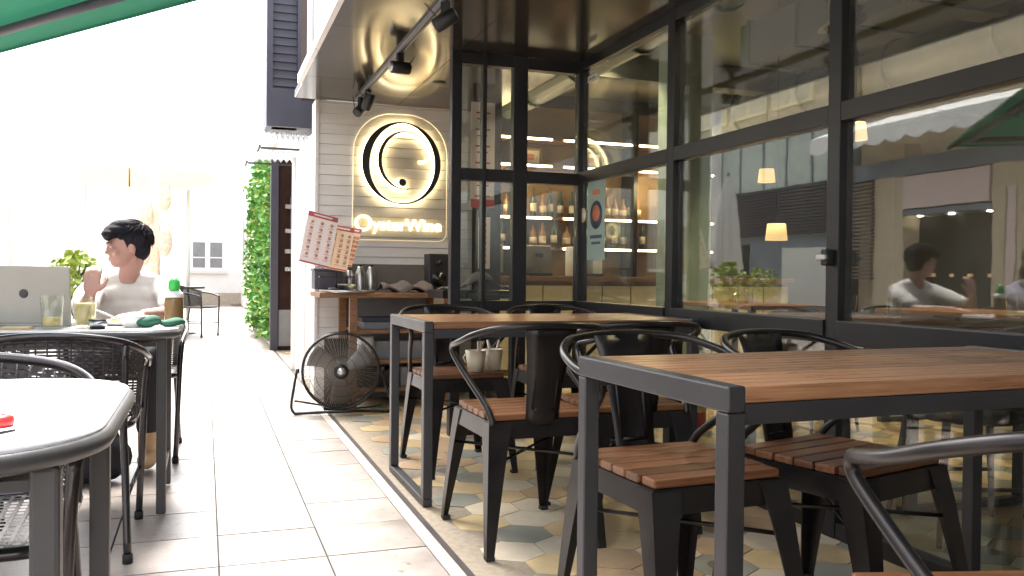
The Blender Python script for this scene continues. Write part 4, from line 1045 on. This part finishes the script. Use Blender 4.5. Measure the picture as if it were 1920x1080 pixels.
    for sx in (-1, 1):
        if bare: limb(tm_, [(sx*.09, 0, .54), (sx*.11, -.16, .55)], [.09, .085])
        else: limb(tm_, [(sx*.09, 0, .53), (sx*.12, -.2, .545), (sx*.14, -.40, .54)], [.088, .08, .068]); limb(tm_, [(sx*.14, -.40, .54), (sx*.125, -.35, .36), (sx*.11, -.3, .2)], [.066, .06, .055])
    remesh(tm_.build('trousers', trouser_m, t), .01, 4)
    for sx in (-1, 1):
        bt = MB(); limb(bt, [(sx*.11, -.3, .24), (sx*.11, -.3, .07)], [.048, .045]); bt.ell((sx*.11, -.35, .045), (.045, .11, .044)); bt.ell((sx*.11, -.28, .04), (.04, .05, .039))
        remesh(bt.build('boot', boots, t), .008, 2)
    t.scale = (1, 1, .955)
    return t
person('young man with black hair and a white T-shirt sitting at the laptop table looking left', (-.37, 4.77, .012), 0, -80, 'short', 'shirt', 'trouser',
       ((-.17, -.33, .775), (-.135, -.37, .87), (.1, .12, 1), (0, -1, .1), .7), ((.22, -.22, .77), (.10, -.44, .775), (-.8, -.5, -.05), (0, -.1, 1), .6), tilt=4)
person('person in a lilac shirt cut off by the left edge, hand on the table', (-1.0, 4.36, .012), 4, 20, 'long', 'lilac', 'trouser',
       ((-.22, -.2, .77), (-.1, -.45, .77), (.7, -.5, 0), (0, 0, 1), .5), ((.2, -.28, .79), (.13, -.5, .78), (-.2, -1, -.05), (0, 0, 1), .5), bare=True, boots='trouser')

# ================================================================== THE BRIGHT STREET BEHIND
def leaves(name, mt, parent, fn, n, s0, s1, kind='stuff'):
    mb = MB()
    for k in range(n):
        p = Vector(fn()); s = rnd.uniform(s0, s1)
        E_ = Euler((rnd.uniform(-1.2, 1.2), rnd.uniform(-1.2, 1.2), rnd.uniform(0, 6.28))).to_matrix()
        q = [E_ @ Vector(v)*s+p for v in ((0, -.6, 0), (.42, -.1, .08), (.3, .35, .02), (0, .65, -.08), (-.3, .35, .02), (-.42, -.1, .08))]
        mb.add(q, [(0, 1, 2, 3), (0, 3, 4, 5)])
    o = mb.build(name, mt, parent)
    if kind: o['kind'] = kind
    return o
iv = thing('ivy_wall', 'wall covered in bright green climbing ivy along the right of the alley', 'ivy wall', (.9, 11.1, 0))
B('backing_wall', 'render', -.1, .1, .1, 4.6, 0, 2.5, iv)
def ivf():
    y = rnd.uniform(.05, 4.5); z = rnd.uniform(.1, 2.45); bul = .03+.06*math.sin(y*3.1+z*2.3)+.05*math.sin(z*7+y*5)
    if math.sin(y*5.3+z*1.7)*math.sin(z*4.1+y) > .72: return (-.11, y, z*.6)
    return (-.1-rnd.uniform(.0, max(.01, bul+.08)), y, z)
leaves('ivy', 'leaf', iv, ivf, 4200, .05, .09); leaves('ivy', 'leafY', iv, ivf, 1300, .04, .08)
dr = thing('side_door', 'tall dark metal door frame standing beside the ivy', 'door', (.90, 10.95, 0))
B('frame_post', 'slate', -.15, -.06, -.06, .06, 0, 2.4, dr); B('door_panel', 'brownp', -.055, .15, -.03, .03, .0, 2.38, dr); B('kick_plate', 'greybox', -.05, .145, -.036, -.031, .05, .5, dr)
for z in (1.75, 1.45, 1.2, .98): B('wall_fitting', 'steel', .02, .12, -.1, -.0315, z, z+.05, dr)
MB().tube([(.09, -.07, 1.0), (.09, -.07, 1.9)], .012, 8).build('pipe', 'rim', dr)
wd = thing('white_side_wall', 'dazzling white wall with an open doorway behind the sign wall', 'wall', (.80, 6.83, 0))
B('wall_panel', 'white', .03, .2, 0, 1.9, 0, 2.12, wd); B('door_jamb', 'white', .0, .028, 1.84, 1.9, 0, 2.1, wd); B('door_jamb', 'white', .0, .028, .9, .95, 0, 2.1, wd); B('skirting', 'border', .01, .028, 0, .89, 0, .08, wd)
aw = thing('corrugated_canopy', 'small white corrugated canopy in two tiers under the dark louvred block', 'canopy', (0, 0, 0))
for y0, za, zb, x0, x1 in ((8.5, 2.335, 2.185, .49, 1.04), (9.6, 2.30, 2.17, .42, 1.1)):
    vs = []; fs = []; N = 66
    for i in range(N+1):
        x = x0+(x1-x0)*i/N; dz = .018*math.cos(2*PI*i/6); vs += [(x, y0, zb+dz), (x, y0+.35, za+dz)]
    for i in range(N): fs.append((2*i, 2*i+1, 2*i+3, 2*i+2))
    o = MB().add(vs, fs, True).build('corrugated_sheet', 'white', aw); md = o.modifiers.new('thick', 'SOLIDIFY'); md.thickness = .006
    B('front_edge', 'rim', x0, x1, y0+.01, y0+.03, zb-.045, zb-.025, aw); B('side_arm', 'rim', x0-.02, x0-.001, y0, y0+.4, zb-.03, zb-.01, aw)
bl = thing('louvred_block', 'tall dark blue grey louvred block projecting over the alley at the top', 'louvre block', (0, 8.85, 0))
B('frame', 'slate', .56, .62, 0, .5, 2.42, 6.5, bl); B('frame', 'slate', .86, 1.15, .0, .5, 2.42, 6.5, bl); B('back', 'slate', .62, .86, .05, .5, 2.42, 6.5, bl); B('bottom_rail', 'slate', .62, .86, 0, .199, 2.42, 2.8, bl)
lm = MB().frust([(.622, .03, 0), (.858, .03, 0), (.858, .04, .012), (.622, .04, .012)], [(.622, .05, .03), (.858, .05, .03), (.858, .05, .042), (.622, .05, .042)]).mesh('louvre_slat', 'slate')
for k in range(44): inst('louvre_slat', lm, bl, (0, 0, 2.83+k*.082))
up = thing('upper_facade', 'upper side facade with a brown panel and white pilaster above the terrace ceiling', 'facade', (.75, 0, 0))
B('facade_panel', 'brownp', 0, .1, 6.80, 7.44, 2.42, 6.5, up); B('pilaster', 'white', -.02, .1, 6.50, 6.79, 2.36, 6.5, up); B('dark_strip', 'slate', 0, .1, 6.41, 6.49, 2.36, 6.5, up); B('facade_panel', 'render', -.01, .1, 5.7, 6.40, 2.36, 6.5, up); B('facade_panel', 'white', -.005, .1, 2, 5.69, 2.36, 6.5, up)  # the strip beside the pilaster is a solid slate-coloured band

def building(name, label, x0, x1, y0, y1, h, face, mt, rows=3, step=2.2, skip=None):
    t = thing(name, label, 'building', ((x0+x1)/2, (y0+y1)/2, 0)); X0, X1, Y0, Y1 = x0-(x0+x1)/2, x1-(x0+x1)/2, y0-(y0+y1)/2, y1-(y0+y1)/2
    B('wall', mt, X0, X1, Y0, Y1, 0, h, t); B('cornice', mt, X0-.12, X1+.12, Y0-.12, Y1+.12, h+.001, h+.2, t)
    for r_ in range(rows):
        z = 1.1+r_*2.6
        if z+1.3 > h: break
        a = (Y0 if face in 'EW' else X0)+1; b_ = (Y1 if face in 'EW' else X1)-1
        while a < b_-.9:
            if face == 'S': fr = B('window', 'whitemetal', a, a+1, Y0-.05, Y0-.001, z, z+1.3, t); B('pane', 'winglass', a+.06, a+.47, Y0-.062, Y0-.051, z+.06, z+1.24, fr); B('pane', 'winglass', a+.53, a+.94, Y0-.062, Y0-.051, z+.06, z+1.24, fr)
            if face == 'E': fr = B('window', 'whitemetal', X1+.001, X1+.05, a, a+1, z, z+1.3, t); B('pane', 'winglass', X1+.051, X1+.062, a+.06, a+.47, z+.06, z+1.24, fr); B('pane', 'winglass', X1+.051, X1+.062, a+.53, a+.94, z+.06, z+1.24, fr)
            if face == 'W': fr = B('window', 'whitemetal', X0-.05, X0-.001, a, a+1, z, z+1.3, t); B('pane', 'winglass', X0-.062, X0-.051, a+.06, a+.47, z+.06, z+1.24, fr); B('pane', 'winglass', X0-.062, X0-.051, a+.53, a+.94, z+.06, z+1.24, fr)
            a += step
    return t
eb = thing('end_building', 'white building closing the bright street with one small double window', 'building', (0, 27, 0))
B('wall', 'white', -14, 6, 0, 3, 0, 4.2, eb)
f_ = B('window', 'whitemetal', -.42, .52, -.05, -.001, 1.0, 1.95, eb)
for a in (-.36, .12): B('pane', 'winglass', a, a+.34, -.062, -.051, 1.42, 1.85, f_); B('lower_pane', 'greybox', a, a+.34, -.058, -.0511, 1.1, 1.38, f_)
B('sill', 'render', -.5, .6, -.12, -.001, .93, .995, eb); B('plinth', 'border', -14, 6, -.06, -.001, 0, .35, eb); MB().tube([(1.1, -.1, .36), (1.1, -.1, 4.1)], .04, 8).build('downpipe', 'greybox', eb); B('side_door', 'white', -3.0, -2.1, -.05, -.001, .351, 2.4, eb)
for a in (-10.4, -7.2, -4.0): B('pilaster', 'white', a, a+.4, -.2, -.001, 0, 4.1, eb)
building('white_building', 'white plastered building along the right of the alley beyond the ivy', 1.0, 8, 20.2, 27, 4.5, 'W', 'white')
building('back_building', 'pale building standing behind the green ivy wall', 1.25, 8, 11.3, 20, 3.4, 'S', 'render', 1)

ya = thing('yellow_awning', 'flat pale yellow awning over a far stall in the bright street', 'awning', (-.86, 14, -.2))
vs = [(-.9, -.3, 2.68), (.95, -.3, 2.68), (.95, .9, 2.9), (-.9, .9, 2.9), (-.9, -.3, 2.38), (.6, -.3, 2.38), (.95, -.3, 2.52)]
o = MB().add(vs, [(0, 1, 2, 3), (0, 4, 5, 6, 1)]).build('canvas', 'yellow', ya); md = o.modifiers.new('thick', 'SOLIDIFY'); md.thickness = .01
for x in (-.85, .6): MB().tube([(x, .2, 0), (x, .2, 2.68)], .025, 8).build('post', 'white', ya)
MB().tube([(-.2, -.3, 2.68), (-.2, -.3, 2.4)], .012, 6).build('tie', 'menured', ya)
hp = thing('basket_stand', 'wooden display post hung with rattan hats and baskets behind the man', 'stand', (-.62, 12, 0))
MB().tube([(0, 0, 0), (0, 0, 2.25)], .06, 8).build('post', 'rattan', hp); B('base', 'rattan', -.2, .2, -.2, .2, .001, .06, hp)
for x, z, r_ in ((.12, 1.35, .13), (-.1, 1.7, .12), (.12, 1.9, .11), (-.13, 1.2, .12)): MB().ell((x, -.09, z), (r_*.7, .05, r_*1.5), 16, 8).build('basket', 'rattan', hp); MB().tube([(x+r_*math.cos(a)*.5, -.1, z+r_*1.3+r_*.7*math.sin(a)) for a in [2*PI*k/16 for k in range(16)]], .006, 5, closed=True).build('basket_ring', 'tan', hp)
for i, x in enumerate((-2.1, -1.62)):
    pz = thing('street_post', ['left', 'right'][i]+' slim pale post behind the laptop', 'post', (x, 10.0, 0)); B('shaft', 'whitemetal', -.05, .05, -.05, .05, .06, 3.2, pz); B('foot', 'whitemetal', -.09, .09, -.09, .09, 0, .059, pz)
def potplant(x, y, h, n, label, mt='leaf', r=.22, z0=.3):
    t = thing('potted_plant', label, 'plant', (x, y, 0)); MB().lathe([(.12, 0), (.16, z0), (.145, z0), (.12, z0-.03)], 16).build('pot', 'greybox', t)
    for k in range(5): MB().tube(smoothpath([(0, 0, z0-.03), (rnd.uniform(-.05, .05), rnd.uniform(-.05, .05), z0+h*.4), (rnd.uniform(-r, r)*.6, rnd.uniform(-r, r)*.6, z0+h*.85)], 3), .006, 5).build('stem', 'leafD', t)
    def fn():
        a = rnd.uniform(0, 6.28); b_ = rnd.random()**.5; zz = rnd.uniform(-1, 1); rr = r*b_*math.sqrt(1-zz*zz*.8); return (rr*math.cos(a), rr*math.sin(a), z0+h*.6+zz*h*.42)
    leaves('foliage', mt, t, fn, n, .04, .08); return t
potplant(-1.05, 8.1, .55, 260, 'bright green potted plant just behind the man and the laptop', 'leafY', .2, .55)

# ---- shops across the street (seen mirrored in the window wall)
OX = -5.5
sh = thing('shopfront', 'cream shopfront across the street seen mirrored in the window wall', 'building', (OX, 0, 0))
B('wall', 'creamwall', -3, -.3, 5, 11.4, 0, 5.2, sh)
B('pier', 'creamwall', -.299, 0, 10.15, 10.75, 0, 3.0, sh); B('pier', 'creamwall', -.299, 0, 7.7, 8.6, 0, 3.0, sh); B('pier', 'creamwall', -.299, 0, 5, 5.6, 0, 3.0, sh)
B('fascia_sign', 'signpink', -.1, .03, 8.62, 10.13, 2.02, 2.5, sh); B('lintel', 'greyblue', -.299, .02, 5.0, 11.4, 2.52, 2.78, sh); B('lintel', 'greyblue', -.299, 0, 8.61, 10.14, 1.92, 2.0, sh)
B('dark_opening', 'dark', -.299, -.28, 8.61, 10.14, 0, 1.91, sh)
for k in range(4): B('warm_lamp', 'shade', -.27, -.24, 8.8+k*.33, 8.86+k*.33, 1.0, 1.05, sh)
for y in (8.75, 9.4, 10.0): B('downlight', 'down', -.2, -.14, y, y+.05, 1.9, 1.918, sh)
vs = []; fs = []
prof = [(.0, 3.45), (.75, 3.22), (.76, 2.9)]
N = 96; sc_ = MB()
for i in range(N+1):
    y = 5+6.4*i/N; dz = .07*abs(math.sin(PI*i/6)); vs += [(.0, y, 3.45), (.7, y, 3.2), (.72, y, 2.98-dz)]
for i in range(N): fs += [(3*i, 3*i+3, 3*i+4, 3*i+1), (3*i+1, 3*i+4, 3*i+5, 3*i+2)]
o = sc_.add(vs, fs).build('scalloped_awning', 'white', sh); md = o.modifiers.new('thick', 'SOLIDIFY'); md.thickness = .01
for k in range(26): B('brown_louvre', 'brownlouv', -.02, .05, 10.76, 11.35, .95+k*.06, .985+k*.06, sh)
for k in range(5): B('side_panel', 'signpink' if k % 2 else 'creamwall', .001, .02, 7.75+k*.16, 7.88+k*.16, .9, 2.2, sh)
for y in (5.7, 6.4, 7.05):
    f_ = B('window', 'white', -.29, -.2, y, y+.6, .6, 2.3, sh); B('pane', 'winglass', -.199, -.19, y+.05, y+.55, .65, 2.25, f_)
s2 = thing('louvred_shop', 'grey blue shop with a dark louvred shutter across the street, mirrored in the glass', 'building', (OX, 0, 0))
B('wall', 'greyblue', -3, 0, 11.5, 16.0, 0, 1.72, s2); B('upper_wall', 'palewall', -3, 0, 11.5, 16.0, 1.721, 3.8, s2); B('parapet', 'creamwall', -3, .15, 11.5, 19, 3.801, 5.2, s2)
for k in range(15):
    B('shutter_slat', 'slate', .001, .07, 11.7, 14.6, 1.74+k*.058, 1.775+k*.058, s2)
B('shutter_back', 'black', .0005, .01, 11.7, 14.6, 1.73, 2.62, s2)
for y in (12.2, 12.9, 13.6, 14.3, 15.0): B('wall_joint', 'greyblue', .001, .02, y, y+.04, 2.63, 3.8, s2)
B('doorway', 'dark', .001, .015, 14.0, 14.6, 0, 1.6, s2); B('shop_window', 'white', .001, .03, 11.8, 13.0, .5, 1.5, s2)
for k in range(3):  # yellow lit look of these windows is put into frame and pane colours
    f_ = B('window', 'yellow', .151, .2, 12.0+k*1.3, 13.1+k*1.3, 4.0, 4.9, s2); B('pane', 'labelw', .201, .21, 12.06+k*1.3, 12.5+k*1.3, 4.06, 4.84, f_); B('pane', 'labelw', .201, .21, 12.6+k*1.3, 13.04+k*1.3, 4.06, 4.84, f_)
B('sage_pilaster', 'column', .0, .4, 15.2, 16.1, 0, 3.79, s2)
potplant(OX+.7, 13.6, .7, 260, 'dark bushy potted plant before the louvred shop across the street', 'leafD', .35, .5)
potplant(OX+.7, 12.6, .6, 260, 'lime green potted plant before the louvred shop across the street', 'leafY', .3, .5)
building('far_left_building', 'long white building on the left side of the bright street', -9, -6, 17, 40, 5.2, 'E', 'white', 2, 3.4)
building('near_left_building', 'pale building behind the cafe tables, off to the left', -9, -6, -8, 4.8, 5.5, 'E', 'render', 2, 2.6)
# folded white parasol and menu screens across the way
fp = thing('folded_parasol', 'folded cream parasol standing in the street, mirrored in the window wall', 'parasol', (-1.9, 9.4, 0))
MB().lathe([(.2, 0), (.2, .06), (.03, .07)], 16).build('base', 'rim', fp); MB().tube([(0, 0, .07), (0, 0, 2.3)], .022, 8).build('pole', 'rim', fp)
mb = MB(); vs = []; fs = []
for i, (r_, z) in enumerate(((.03, 2.25), (.09, 2.0), (.13, 1.6), (.17, 1.1), (.15, .8))):
    for k in range(32): a = 2*PI*k/32; q = r_*(1+.25*math.cos(8*a)); vs.append((q*math.cos(a), q*math.sin(a), z))
for i in range(4):
    for k in range(32): fs.append((i*32+k, i*32+(k+1) % 32, (i+1)*32+(k+1) % 32, (i+1)*32+k))
mb.add(vs, fs, True).build('folded_canvas', 'white', fp)
